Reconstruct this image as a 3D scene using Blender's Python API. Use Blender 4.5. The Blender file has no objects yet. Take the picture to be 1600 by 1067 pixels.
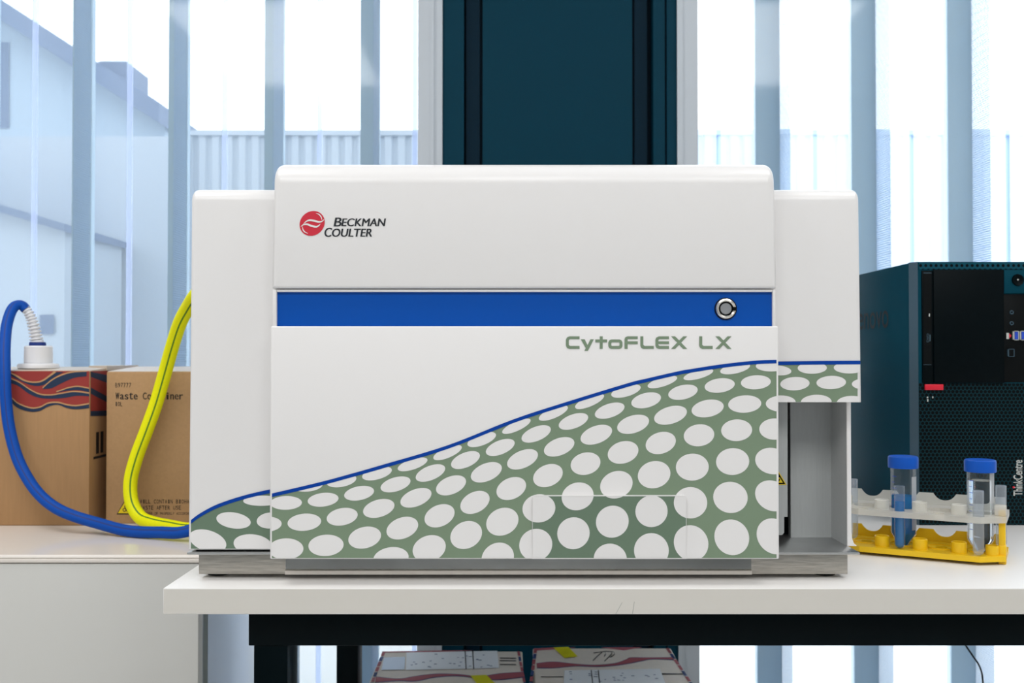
import bpy, bmesh, math, random
from mathutils import Vector, Matrix
random.seed(7)
C = bpy.context.scene.collection
SC = bpy.context.scene

# ------------------------------------------------------------------ camera, world, lights, exposure
F = 1555.0                      # focal length in pixels of the 1600 x 1067 frame
TILT = math.atan(23.5 / F)      # camera looks up a little
TZ = 0.75                       # table top height
CZ = TZ + 0.2412                # lens height
cam_d = bpy.data.cameras.new('camera'); cam = bpy.data.objects.new('camera', cam_d); C.objects.link(cam)
cam_d.sensor_width = 36.0; cam_d.lens = 36.0 * F / 1600.0
cam.location = (0, 0, CZ); cam.rotation_euler = (math.pi / 2 + TILT, 0, 0)
cam_d.clip_start = 0.05; cam_d.clip_end = 200
cam_d.dof.use_dof = True; cam_d.dof.focus_distance = 1.06; cam_d.dof.aperture_fstop = 11.0
SC.camera = cam
vs = SC.view_settings
SC.display_settings.display_device = 'sRGB'
vs.view_transform = 'Standard'; vs.look = 'None'; vs.gamma = 1.0; vs.use_curve_mapping = False
vs.exposure = 0.0

w = bpy.data.worlds.new('world'); SC.world = w; w.use_nodes = True
bg = w.node_tree.nodes['Background']
bg.inputs[0].default_value = (0.93, 0.97, 1.0, 1); bg.inputs[1].default_value = 3.6

def area(name, loc, sx, sy, power, col=(1, 0.985, 0.97), rot=(0, 0, 0)):
    l = bpy.data.lights.new(name, 'AREA'); l.shape = 'RECTANGLE'; l.size = sx; l.size_y = sy
    l.energy = power; l.color = col
    o = bpy.data.objects.new(name, l); o.location = loc; o.rotation_euler = rot; C.objects.link(o); return o
for lx in (-1.3, 0.0, 1.3):
    area('unseen_ceiling_light', (lx, -1.35, 2.74), 0.9, 1.5, 27.5)
for lx, pw_ in ((-1.3, 20), (1.3, 14)):  # unseen back pair, added to brighten the cabinet and tabletop
    area('unseen_ceiling_light', (lx, 0.75, 2.74), 0.9, 0.8, pw_)

# ------------------------------------------------------------------ projection helpers (pixel of the photo -> point at a depth)
ct, st = math.cos(TILT), math.sin(TILT)
def at(px, py, d):
    a = (px - 800.0) / F; b = (533.5 - py) / F
    s = d / (ct - b * st)
    return Vector((a * s, d, CZ + (st + b * ct) * s))
def atz(px, py, z):
    a = (px - 800.0) / F; b = (533.5 - py) / F
    s = (z - CZ) / (st + b * ct)
    return Vector((a * s, (ct - b * st) * s, z))
def X(px, d): return at(px, 557, d).x
def Z(py, d): return at(800, py, d).z

# ------------------------------------------------------------------ materials
def lin(c): return c / 12.92 if c <= 0.04045 else ((c + 0.055) / 1.055) ** 2.4
def rgb(r, g, b): return (lin(r / 255), lin(g / 255), lin(b / 255), 1)
def mat(name, col, rough=0.5, metal=0.0, spec=0.5, noise=0.0, nscale=40, bump=0.0, stretch=None, coat=0.0):
    m = bpy.data.materials.new(name); m.use_nodes = True
    nt = m.node_tree; p = nt.nodes['Principled BSDF']
    p.inputs['Base Color'].default_value = col; p.inputs['Roughness'].default_value = rough
    p.inputs['Metallic'].default_value = metal; p.inputs['Specular IOR Level'].default_value = spec
    if coat: p.inputs['Coat Weight'].default_value = coat; p.inputs['Coat Roughness'].default_value = 0.08
    if noise or bump:
        tc = nt.nodes.new('ShaderNodeTexCoord'); mp = nt.nodes.new('ShaderNodeMapping')
        if stretch: mp.inputs['Scale'].default_value = stretch
        nz = nt.nodes.new('ShaderNodeTexNoise'); nz.inputs['Scale'].default_value = nscale; nz.inputs['Detail'].default_value = 5
        nt.links.new(tc.outputs['Object'], mp.inputs[0]); nt.links.new(mp.outputs[0], nz.inputs[0])
        if noise:
            r = nt.nodes.new('ShaderNodeMixRGB'); r.blend_type = 'MIX'
            c2 = tuple(max(0, min(1, c * (1 - noise))) for c in col[:3]) + (1,)
            c1 = tuple(max(0, min(1, c * (1 + noise))) for c in col[:3]) + (1,)
            r.inputs[1].default_value = c1; r.inputs[2].default_value = c2
            nt.links.new(nz.outputs['Fac'], r.inputs[0]); nt.links.new(r.outputs[0], p.inputs['Base Color'])
        if bump:
            b = nt.nodes.new('ShaderNodeBump'); b.inputs['Strength'].default_value = bump; b.inputs['Distance'].default_value = 0.002
            nt.links.new(nz.outputs['Fac'], b.inputs['Height']); nt.links.new(b.outputs[0], p.inputs['Normal'])
    return m

def hexmask(nt, pitch, radius, axes='xz'):
    """1 inside round holes on a staggered grid, 0 between them (object coordinates)"""
    N, L = nt.nodes, nt.links
    tc = N.new('ShaderNodeTexCoord'); sp = N.new('ShaderNodeSeparateXYZ'); cb = N.new('ShaderNodeCombineXYZ')
    L.new(tc.outputs['Object'], sp.inputs[0])
    L.new(sp.outputs['XYZ'.index(axes[0].upper())], cb.inputs[0]); L.new(sp.outputs['XYZ'.index(axes[1].upper())], cb.inputs[1])
    s = (pitch, pitch * math.sqrt(3), 1.0)
    ds = []
    for off in ((0, 0, 0), (s[0] / 2, s[1] / 2, 0)):
        ad = N.new('ShaderNodeVectorMath'); ad.operation = 'ADD'; ad.inputs[1].default_value = off
        wr = N.new('ShaderNodeVectorMath'); wr.operation = 'WRAP'
        wr.inputs[1].default_value = (s[0] / 2, s[1] / 2, 0.5); wr.inputs[2].default_value = (-s[0] / 2, -s[1] / 2, -0.5)
        ln = N.new('ShaderNodeVectorMath'); ln.operation = 'LENGTH'
        L.new(cb.outputs[0], ad.inputs[0]); L.new(ad.outputs[0], wr.inputs[0]); L.new(wr.outputs[0], ln.inputs[0]); ds.append(ln)
    mn = N.new('ShaderNodeMath'); mn.operation = 'MINIMUM'
    L.new(ds[0].outputs['Value'], mn.inputs[0]); L.new(ds[1].outputs['Value'], mn.inputs[1])
    lt = N.new('ShaderNodeMath'); lt.operation = 'LESS_THAN'; lt.inputs[1].default_value = radius
    L.new(mn.outputs[0], lt.inputs[0])
    return lt.outputs[0]
def perforated(name, col, pitch, radius, axes, rough=0.5):
    m = mat(name, col, rough); nt = m.node_tree; p = nt.nodes['Principled BSDF']; o = nt.nodes['Material Output']
    t = nt.nodes.new('ShaderNodeBsdfTransparent'); mx = nt.nodes.new('ShaderNodeMixShader')
    nt.links.new(hexmask(nt, pitch, radius, axes), mx.inputs[0]); nt.links.new(p.outputs[0], mx.inputs[1]); nt.links.new(t.outputs[0], mx.inputs[2])
    nt.links.new(mx.outputs[0], o.inputs[0]); return m
def honeycomb(name, col, hole, pitch, radius, axes='xz', rough=0.4):
    m = mat(name, col, rough, spec=0.12); nt = m.node_tree; p = nt.nodes['Principled BSDF']
    r = nt.nodes.new('ShaderNodeMixRGB'); r.inputs[1].default_value = col; r.inputs[2].default_value = hole
    h = hexmask(nt, pitch, radius, axes)
    nt.links.new(h, r.inputs[0]); nt.links.new(r.outputs[0], p.inputs['Base Color']); return m
def clear(name, tint, gloss=0.08, diff=0.0, dcol=(1, 1, 1, 1), rough=0.05, transl=0.5):
    """thin see-through plastic or glass: transparent + diffuse/translucent + gloss"""
    m = bpy.data.materials.new(name); m.use_nodes = True; nt = m.node_tree; N, L = nt.nodes, nt.links
    N.remove(N['Principled BSDF']); o = N['Material Output']
    t = N.new('ShaderNodeBsdfTransparent'); t.inputs[0].default_value = tint
    d = N.new('ShaderNodeBsdfDiffuse'); d.inputs[0].default_value = dcol
    tl = N.new('ShaderNodeBsdfTranslucent'); tl.inputs[0].default_value = dcol
    md = N.new('ShaderNodeMixShader'); md.inputs[0].default_value = transl
    L.new(d.outputs[0], md.inputs[1]); L.new(tl.outputs[0], md.inputs[2])
    m1 = N.new('ShaderNodeMixShader'); m1.inputs[0].default_value = diff
    L.new(t.outputs[0], m1.inputs[1]); L.new(md.outputs[0], m1.inputs[2])
    g = N.new('ShaderNodeBsdfGlossy'); g.inputs['Roughness'].default_value = rough
    lw = N.new('ShaderNodeLayerWeight'); lw.inputs[0].default_value = 0.25
    mm = N.new('ShaderNodeMath'); mm.operation = 'MULTIPLY_ADD'; mm.inputs[1].default_value = 0.35; mm.inputs[2].default_value = gloss * 0.5
    L.new(lw.outputs['Fresnel'], mm.inputs[0])
    m2 = N.new('ShaderNodeMixShader'); L.new(mm.outputs[0], m2.inputs[0]); L.new(m1.outputs[0], m2.inputs[1]); L.new(g.outputs[0], m2.inputs[2])
    L.new(m2.outputs[0], o.inputs[0]); return m

M = {}
M['white'] = mat('white_plastic', (0.80, 0.79, 0.785, 1), 0.28, spec=0.45)
M['dot'] = mat('white_print', (0.80, 0.79, 0.785, 1), 0.28, spec=0.45)
M['green'] = mat('sage_green_print', rgb(122, 142, 118), 0.34, spec=0.45)
M['stripe'] = mat('royal_blue_print', rgb(0, 62, 156), 0.35, spec=0.2)
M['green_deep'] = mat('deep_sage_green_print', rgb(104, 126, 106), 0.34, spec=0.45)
M['steel_lip'] = mat('plain_steel_lip', (0.80, 0.75, 0.68, 1), 0.42, 1.0)
M['blue_gloss'] = mat('blue_gloss_panel', rgb(0, 78, 172), 0.16, spec=0.3)
M['red_print'] = mat('red_print', rgb(205, 40, 60), 0.35)
M['black_print'] = mat('black_print', rgb(16, 24, 32), 0.5)
M['steel'] = mat('brushed_steel', (0.46, 0.44, 0.40, 1), 0.36, 1.0, noise=0.4, nscale=45, bump=0.25, stretch=(1.0, 10, 9))
M['steel_dark'] = mat('polished_steel', (0.34, 0.35, 0.34, 1), 0.14, 1.0, noise=0.6, nscale=7, stretch=(1.0, 4, 1.5))
M['plate'] = mat('grey_steel_plate', (0.50, 0.51, 0.51, 1), 0.3, 0.9, noise=0.1, nscale=60)
M['chrome'] = mat('chrome', (0.80, 0.77, 0.72, 1), 0.16, 1.0)
M['button_face'] = mat('turned_metal', (0.45, 0.46, 0.47, 1), 0.35, 1.0, noise=0.3, nscale=18)
M['bay_grey'] = mat('bay_grey_paint', rgb(205, 208, 208), 0.5, noise=0.05, nscale=300)
M['bay_metal'] = mat('bay_grey_metal', rgb(182, 186, 186), 0.45, 0.1, noise=0.08, nscale=60, stretch=(8, 8, 0.6))
M['black'] = mat('black_plastic', rgb(4, 8, 10), 0.5, spec=0.12)
M['yellow_sign'] = mat('yellow_sign', rgb(235, 205, 20), 0.4)
M['table_white'] = mat('white_laminate', (0.80, 0.785, 0.765, 1), 0.33, spec=0.45)
M['table_edge'] = mat('laminate_edge', rgb(209, 206, 199), 0.5, spec=0.3)
M['frame_black'] = mat('black_powder_coat', rgb(0, 10, 14), 0.35, spec=0.08)
M['cab_front'] = mat('grey_cabinet_panel', rgb(204, 204, 200), 0.45, noise=0.015, nscale=8)
M['cab_top'] = mat('cabinet_top_laminate', rgb(228, 221, 213), 0.16, spec=0.5)
M['cab_side'] = mat('cabinet_side_satin', rgb(222, 228, 236), 0.10, 0.35, spec=1.0)
M['groove'] = mat('door_seal_grey', rgb(118, 126, 122), 0.5)
M['card'] = mat('brown_cardboard', rgb(176, 140, 100), 0.7, noise=0.10, nscale=220, spec=0.25)
M['card_lines'] = mat('brown_cardboard_ribbed', rgb(174, 136, 96), 0.75, noise=0.10, nscale=60, stretch=(4, 4, 0.3), spec=0.2)
M['card_top_lit'] = mat('backlit_carton_top', rgb(205, 190, 172), 0.32, spec=0.9, noise=0.08, nscale=60)  # paler than the carton: window backlight on the flaps put into the colour
M['card_pale'] = mat('pale_cardboard', rgb(232, 220, 206), 0.65, noise=0.06, nscale=120, spec=0.2)
M['card_red'] = mat('red_carton_ink', rgb(150, 48, 42), 0.7)
M['card_navy'] = mat('navy_carton_ink', rgb(18, 42, 72), 0.7)
M['card_tan'] = mat('tan_carton_line', rgb(190, 145, 98), 0.8)
M['pink_ink'] = mat('faded_red_ink', rgb(168, 84, 92), 0.7)
M['blue_ink'] = mat('faded_navy_ink', rgb(50, 68, 120), 0.7)
M['paper'] = mat('label_paper', rgb(248, 250, 252), 0.45)
M['tape'] = mat('packing_tape', rgb(205, 212, 225), 0.12, spec=0.9)
M['yellow_tape'] = mat('yellow_tape', rgb(228, 220, 20), 0.4)
M['ink_black'] = mat('carton_black_ink', rgb(30, 25, 22), 0.7)
M['cap_white'] = mat('white_closure', (0.80, 0.80, 0.82, 1), 0.4)
def braid(name, c1, c2):
    m = mat(name, c1, 0.55, spec=0.2, noise=0.12, nscale=500, bump=0.2); return m
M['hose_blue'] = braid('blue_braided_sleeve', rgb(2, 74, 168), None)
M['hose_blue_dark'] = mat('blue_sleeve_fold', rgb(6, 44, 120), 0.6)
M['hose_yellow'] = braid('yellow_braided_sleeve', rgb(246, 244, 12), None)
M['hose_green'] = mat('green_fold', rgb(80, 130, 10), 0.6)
M['teal'] = mat('dark_teal_paint', rgb(0, 55, 73), 0.55, spec=0.10, noise=0.06, nscale=400, bump=0.05)
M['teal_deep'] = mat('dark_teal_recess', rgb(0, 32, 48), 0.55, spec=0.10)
M['jamb'] = mat('pale_grey_window_frame', rgb(196, 204, 212), 0.45)
M['mullion'] = mat('blue_grey_mullion', rgb(186, 210, 226), 0.5, noise=0.03, nscale=6, stretch=(8, 8, 0.5))
M['perf'] = perforated('perforated_sheet', rgb(206, 220, 234), 0.0040, 0.00170, 'xz')
def daylit_screen():
    m = perforated('daylit_perforated_sheet', rgb(225, 232, 240), 0.0040, 0.00170, 'xz'); nt = m.node_tree
    mx = [n for n in nt.nodes if n.type == 'MIX_SHADER'][0]; p = nt.nodes['Principled BSDF']
    tl = nt.nodes.new('ShaderNodeBsdfTranslucent'); tl.inputs[0].default_value = (0.96, 0.97, 0.98, 1)
    m2 = nt.nodes.new('ShaderNodeMixShader'); m2.inputs[0].default_value = 0.92
    nt.links.new(p.outputs[0], m2.inputs[1]); nt.links.new(tl.outputs[0], m2.inputs[2]); nt.links.new(m2.outputs[0], mx.inputs[1]); return m
M['perf_daylit'] = daylit_screen()  # same sheet as the left screen, outside daylight put in as translucent white
M['perf_fin'] = perforated('perforated_return', rgb(176, 204, 232), 0.0060, 0.00245, 'yz')
M['seam'] = clear('seam_strip', (0.75, 0.82, 0.95, 1), 0.04, 0.45, (0.85, 0.88, 1.0, 1))
M['glass'] = clear('window_glass', (0.97, 0.985, 0.99, 1), 0.03, 0.0)
M['wall'] = mat('white_wall', (0.55, 0.55, 0.54, 1), 0.7)
M['wall_grey'] = mat('grey_wall', (0.26, 0.27, 0.28, 1), 0.7)
M['ceil'] = mat('white_ceiling', (0.82, 0.82, 0.82, 1), 0.8)
M['floor'] = mat('grey_floor', rgb(190, 190, 188), 0.4, noise=0.05, nscale=60)
M['pc'] = mat('dark_teal_black_case', rgb(0, 60, 76), 0.6, spec=0.08, noise=0.06, nscale=500, bump=0.06)
M['pc_edge'] = mat('case_chamfer', rgb(60, 84, 98), 0.35)
M['pc_dark'] = mat('satin_black', rgb(0, 8, 12), 0.45, spec=0.08)
M['pc_mesh'] = honeycomb('honeycomb_grille', rgb(8, 48, 56), rgb(0, 2, 3), 0.0058, 0.00238, 'xz')
M['pc_vent'] = honeycomb('vent_grille', rgb(14, 72, 88), rgb(0, 6, 8), 0.0074, 0.0022, 'xz')
M['red_tab'] = mat('red_tab', rgb(215, 25, 50), 0.35)
M['silver'] = mat('silver_print', rgb(190, 194, 190), 0.4)
M['usb_blue'] = mat('usb_blue', rgb(30, 70, 190), 0.4)
M['rack_yellow'] = mat('yellow_rack_plastic', rgb(240, 196, 20), 0.35)
M['rack_clear'] = clear('frosted_rack_plastic', (0.93, 0.92, 0.88, 1), 0.1, 0.52, (0.95, 0.94, 0.89, 1), 0.25, 0.3)
M['tube_clear'] = clear('clear_tube_plastic', (0.97, 0.98, 0.99, 1), 0.06, 0.015, (0.9, 0.93, 1, 1), 0.06)
M['tube_frost'] = clear('frosted_tube_plastic', (0.90, 0.94, 0.98, 1), 0.14, 0.20, (0.86, 0.91, 0.98, 1), 0.15)
M['tube_label'] = clear('white_tube_label', (0.9, 0.9, 0.9, 1), 0.05, 0.62, (0.9, 0.92, 0.93, 1), 0.3)
M['blue_liquid'] = clear('blue_dye_solution', (0.0, 0.30, 0.75, 1), 0.03, 0.66, (0.0, 0.34, 0.72, 1), 0.05, 0.4)
M['tube_wet'] = clear('wet_tube_plastic', (0.90, 0.95, 1.0, 1), 0.08, 0.06, (0.78, 0.86, 0.98, 1), 0.1)
M['cap_blue'] = mat('blue_cap_plastic', rgb(4, 84, 188), 0.4, spec=0.3)
def water():
    m = bpy.data.materials.new('clear_solution'); m.use_nodes = True; p = m.node_tree.nodes['Principled BSDF']
    p.inputs['Base Color'].default_value = (0.92, 0.95, 0.97, 1); p.inputs['Transmission Weight'].default_value = 1.0
    p.inputs['IOR'].default_value = 1.25; p.inputs['Roughness'].default_value = 0.02; return m
M['water'] = water()
M['ext_wall'] = mat('pale_blue_render', rgb(156, 174, 192), 0.8)
M['ext_roof'] = mat('grey_roof', rgb(92, 108, 138), 0.8)
M['ext_fence'] = mat('pale_metal_fence', rgb(166, 177, 190), 0.6)
M['ext_fence_white'] = mat('white_metal_fence', rgb(160, 184, 216), 0.6)
M['ext_ground'] = mat('pale_paving', rgb(215, 215, 212), 0.9, noise=0.05, nscale=2)
M['bush'] = mat('grey_green_leaves', rgb(70, 90, 95), 0.8)

# ------------------------------------------------------------------ mesh builder
class MB:
    def __init__(s): s.v = []; s.f = []; s.m = []; s.sm = []
    def poly(s, pts, mi=0, smooth=False):
        i = len(s.v); s.v += [Vector(p) for p in pts]; s.f.append(tuple(range(i, i + len(pts)))); s.m.append(mi); s.sm.append(smooth); return s
    def add(s, vs, fs, mi=0, smooth=False):
        i = len(s.v); s.v += [Vector(p) for p in vs]
        for f in fs: s.f.append(tuple(i + k for k in f)); s.m.append(mi); s.sm.append(smooth)
        return s
    def frombm(s, bm, mi=0, smooth=False):
        bm.verts.ensure_lookup_table()
        for i, v in enumerate(bm.verts): v.index = i
        s.add([v.co.copy() for v in bm.verts], [[v.index for v in f.verts] for f in bm.faces], mi, smooth); bm.free(); return s
    def box(s, x0, x1, y0, y1, z0, z1, mi=0, bev=0.0, seg=3):
        x0, x1 = min(x0, x1), max(x0, x1); y0, y1 = min(y0, y1), max(y0, y1); z0, z1 = min(z0, z1), max(z0, z1)
        vs = [(x0, y0, z0), (x1, y0, z0), (x1, y1, z0), (x0, y1, z0), (x0, y0, z1), (x1, y0, z1), (x1, y1, z1), (x0, y1, z1)]
        fs = [(0, 3, 2, 1), (4, 5, 6, 7), (0, 1, 5, 4), (1, 2, 6, 5), (2, 3, 7, 6), (3, 0, 4, 7)]
        if not bev: return s.add(vs, fs, mi)
        bm = bmesh.new(); bv = [bm.verts.new(v) for v in vs]
        for f in fs: bm.faces.new([bv[k] for k in f])
        bmesh.ops.bevel(bm, geom=bm.edges[:] + bm.verts[:], offset=bev, segments=seg, profile=0.5, affect='EDGES')
        return s.frombm(bm, mi, True)
    def prism(s, pts, vec, mi=0, bev=0.0, seg=2, smooth=False, zmin=None):
        """closed outline (coplanar 3D points) pushed along vec; bev rounds the outline edges of both ends"""
        bm = bmesh.new(); vec = Vector(vec)
        a = [bm.verts.new(Vector(p)) for p in pts]; b = [bm.verts.new(Vector(p) + vec) for p in pts]
        n = len(pts); f0 = bm.faces.new(a); f1 = bm.faces.new(b[::-1])
        for i in range(n): bm.faces.new([a[(i + 1) % n], a[i], b[i], b[(i + 1) % n]])
        bmesh.ops.recalc_face_normals(bm, faces=bm.faces[:])
        if bev:
            es = [e for e in set(f0.edges[:] + f1.edges[:]) if zmin is None or max(v.co.z for v in e.verts) > zmin]
            bmesh.ops.bevel(bm, geom=es, offset=bev, segments=seg, profile=0.5, affect='EDGES')
        return s.frombm(bm, mi, smooth)
    def lathe(s, prof, c=(0, 0, 0), n=32, mi=0, axis='z', smooth=True):
        c = Vector(c); vs = []; fs = []
        for r, h in prof:
            for k in range(n):
                t = 2 * math.pi * k / n; q = (max(r, 1e-5) * math.cos(t), max(r, 1e-5) * math.sin(t), h)
                if axis == 'y': q = (q[0], q[2], q[1])
                vs.append(c + Vector(q))
        for i in range(len(prof) - 1):
            for k in range(n): fs.append((i * n + k, i * n + (k + 1) % n, (i + 1) * n + (k + 1) % n, (i + 1) * n + k))
        return s.add(vs, fs, mi, smooth)
    def tube(s, path, r, n=12, mi=0, section=None, mats=None, caps=True, up=(0, 0, 1)):
        P = [Vector(p) for p in path]; m = len(P); vs = []; fs = []; T = []
        for i in range(m): T.append((P[min(i + 1, m - 1)] - P[max(i - 1, 0)]).normalized())
        u = T[0].cross(Vector(up))
        if u.length < 1e-4: u = T[0].cross(Vector((1, 0, 0)))
        u.normalize()
        for i in range(m):
            u = (u - T[i] * u.dot(T[i])).normalized(); v = T[i].cross(u)
            rr = r[i] if isinstance(r, (list, tuple)) else r
            for k in range(n):
                t = 2 * math.pi * k / n; q = rr * (section(t) if section else 1)
                vs.append(P[i] + u * (q * math.cos(t)) + v * (q * math.sin(t)))
        base = len(s.v); s.v += vs
        for i in range(m - 1):
            for k in range(n):
                s.f.append(tuple(base + j for j in (i * n + k, i * n + (k + 1) % n, (i + 1) * n + (k + 1) % n, (i + 1) * n + k)))
                s.m.append(mats[k] if mats else mi); s.sm.append(True)
        if caps:
            s.f.append(tuple(base + k for k in range(n))); s.m.append(mi); s.sm.append(False)
            s.f.append(tuple(base + (m - 1) * n + k for k in range(n))[::-1]); s.m.append(mi); s.sm.append(False)
        return s
    def build(s, name, mats, parent=None, loc=None, local=False, recalc=True, sharp=35):
        me = bpy.data.meshes.new(name)
        org = Vector((0, 0, 0)) if local else (Vector(parent['org']) if parent else Vector(loc or (0, 0, 0)))
        me.from_pydata([tuple(v - org) for v in s.v], [], s.f)
        if not isinstance(mats, (list, tuple)): mats = [mats]
        for mm in mats: me.materials.append(mm)
        for p, mi, sm in zip(me.polygons, s.m, s.sm): p.material_index = mi; p.use_smooth = sm
        if recalc:
            bm = bmesh.new(); bm.from_mesh(me)
            bmesh.ops.remove_doubles(bm, verts=bm.verts[:], dist=1e-6) if False else None
            bmesh.ops.recalc_face_normals(bm, faces=bm.faces[:]); bm.to_mesh(me); bm.free()
        if any(s.sm):
            try: me.set_sharp_from_angle(angle=math.radians(sharp))
            except Exception: pass
        o = bpy.data.objects.new(name, me); C.objects.link(o)
        if parent: o.parent = parent; o['org'] = parent['org']
        else: o.location = org; o['org'] = tuple(org)
        return o
def tag(o, label=None, cat=None, group=None, kind=None):
    if label: o['label'] = label
    if cat: o['category'] = cat
    if group: o['group'] = group
    if kind: o['kind'] = kind
    return o
def thing(name, loc, label, cat, group=None, rz=0, kind=None):
    o = bpy.data.objects.new(name, None); C.objects.link(o); o.location = loc; o.rotation_euler = (0, 0, rz)
    o.empty_display_size = 0.05; o['org'] = tuple(loc); return tag(o, label, cat, group, kind)

# text -> flat mesh (unit box), placed by a mapping function
_tc = {}
def glyphs(txt, shear=0.0, bold=0.0):
    k = (txt, shear, bold)
    if k not in _tc:
        cu = bpy.data.curves.new('lettering', 'FONT'); cu.body = txt; cu.shear = shear; cu.offset = bold; cu.resolution_u = 6
        ob = bpy.data.objects.new('lettering', cu); C.objects.link(ob)
        bpy.context.view_layer.update()
        me = bpy.data.meshes.new_from_object(ob.evaluated_get(bpy.context.evaluated_depsgraph_get()))
        vs = [(v.co.x, v.co.y) for v in me.vertices]; fs = [tuple(p.vertices) for p in me.polygons]
        bpy.data.objects.remove(ob); bpy.data.curves.remove(cu); bpy.data.meshes.remove(me)
        x0, x1 = min(v[0] for v in vs), max(v[0] for v in vs); y0, y1 = min(v[1] for v in vs), max(v[1] for v in vs)
        _tc[k] = ([((a - x0) / (x1 - x0), (b - y0) / (y1 - y0)) for a, b in vs], fs, (x1 - x0) / (y1 - y0))
    return _tc[k]
def text_px(mb, txt, x0, x1, y0, y1, d, mi=0, shear=0.0, bold=0.0):
    """fit txt into the pixel box (y0 top) on the plane at depth d"""
    vs, fs, _ = glyphs(txt, shear, bold)
    mb.add([at(x0 + u * (x1 - x0), y1 + v * (y0 - y1), d) for u, v in vs], fs, mi)
def mono_px(mb, txt, x0, adv, y0, y1, d, mi=0, bold=0.0):
    for i, ch in enumerate(txt):
        if ch == ' ': continue
        hh = 1.0 if (ch.isupper() or ch.isdigit() or ch in 'tldbkhfi') else 0.74
        wd = adv * (0.78 if ch not in 'il1I' else 0.42); cx = x0 + (i + 0.45) * adv
        text_px(mb, ch, cx - wd / 2, cx + wd / 2, y1 - hh * (y1 - y0), y1, d, mi, 0, bold)
def clip(poly, x0, y0, x1, y1):
    def cut(p, ins, isec):
        o = []
        for i in range(len(p)):
            a, b = p[i - 1], p[i]
            if ins(b):
                if not ins(a): o.append(isec(a, b))
                o.append(b)
            elif ins(a): o.append(isec(a, b))
        return o
    def vx(c): return lambda a, b: (c, a[1] + (b[1] - a[1]) * (c - a[0]) / (b[0] - a[0]))
    def hy(c): return lambda a, b: (a[0] + (b[0] - a[0]) * (c - a[1]) / (b[1] - a[1]), c)
    for ins, isec in ((lambda p: p[0] >= x0, vx(x0)), (lambda p: p[0] <= x1, vx(x1)), (lambda p: p[1] >= y0, hy(y0)), (lambda p: p[1] <= y1, hy(y1))):
        if poly: poly = cut(poly, ins, isec)
    return poly
def px_rect(mb, x0, x1, y0, y1, d, mi=0): mb.poly([at(x0, y1, d), at(x1, y1, d), at(x1, y0, d), at(x0, y0, d)], mi)
def px_poly(mb, pts, d, mi=0): mb.poly([at(x, y, d) for x, y in pts], mi)
def px_band(mb, up, lo, d, mi=0):
    """strip between two pixel curves with the same number of points"""
    for i in range(len(up) - 1):
        mb.poly([at(*lo[i], d), at(*lo[i + 1], d), at(*up[i + 1], d), at(*up[i], d)], mi)
def spline(pts, n):
    """Catmull-Rom through points of any dimension"""
    out = []; P = [pts[0]] + list(pts) + [pts[-1]]
    for i in range(1, len(P) - 2):
        for k in range(n):
            t = k / n; q = []
            for a, b, c, e in zip(P[i - 1], P[i], P[i + 1], P[i + 2]):
                q.append(0.5 * (2 * b + (c - a) * t + (2 * a - 5 * b + 4 * c - e) * t * t + (3 * b - a - 3 * c + e) * t ** 3))
            out.append(tuple(q))
    out.append(tuple(pts[-1])); return out

# ================================================================== THE SETTING
WY = 2.10                       # inner face of the window wall
RX0, RX1, RY0, RH = -2.6, 2.6, -2.6, 2.8
def struct(mb, name, m, label, **k):
    o = mb.build(name, m, **k); return tag(o, label, kind='structure')
struct(MB().box(RX0, RX1, RY0, 2.55, -0.05, 0.0), 'floor', M['floor'], 'grey laboratory floor')
struct(MB().box(RX0, RX1, RY0, 2.55, RH, RH + 0.05), 'ceiling', M['ceil'], 'white ceiling above the bench')
struct(MB().box(RX0 - 0.05, RX0, RY0, 2.55, 0, RH), 'wall_left', M['wall'], 'white side wall on the left')
struct(MB().box(RX1, RX1 + 0.05, RY0, 2.55, 0, RH), 'wall_right', M['wall'], 'white side wall on the right')
struct(MB().box(RX0, RX1, RY0 - 0.05, RY0, 0, RH), 'wall_front', M['wall_grey'], 'grey wall facing the windows')
mb = MB()
mb.box(RX0, RX1, WY, 2.45, 0, 0.08); mb.box(RX0, RX1, WY, 2.45, 2.7, RH)
struct(mb, 'wall_back', M['jamb'], 'low sill and header of the window wall')

# teal column between the windows
pl, pr = X(691, WY), X(1058.5, WY)
col = MB()
y = WY
def strip(a, b, dy, mi=0): col.box(X(a, WY), X(b, WY), WY + dy, WY + 0.30, 0.0, RH, mi)
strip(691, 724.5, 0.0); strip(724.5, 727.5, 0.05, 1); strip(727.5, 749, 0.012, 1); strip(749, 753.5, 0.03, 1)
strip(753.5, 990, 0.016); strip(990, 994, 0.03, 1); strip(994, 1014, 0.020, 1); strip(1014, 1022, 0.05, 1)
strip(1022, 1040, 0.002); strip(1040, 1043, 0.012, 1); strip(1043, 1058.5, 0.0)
struct(col, 'trim_1', [M['teal'], M['teal_deep']], 'dark teal panelled column between the two windows')

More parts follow.
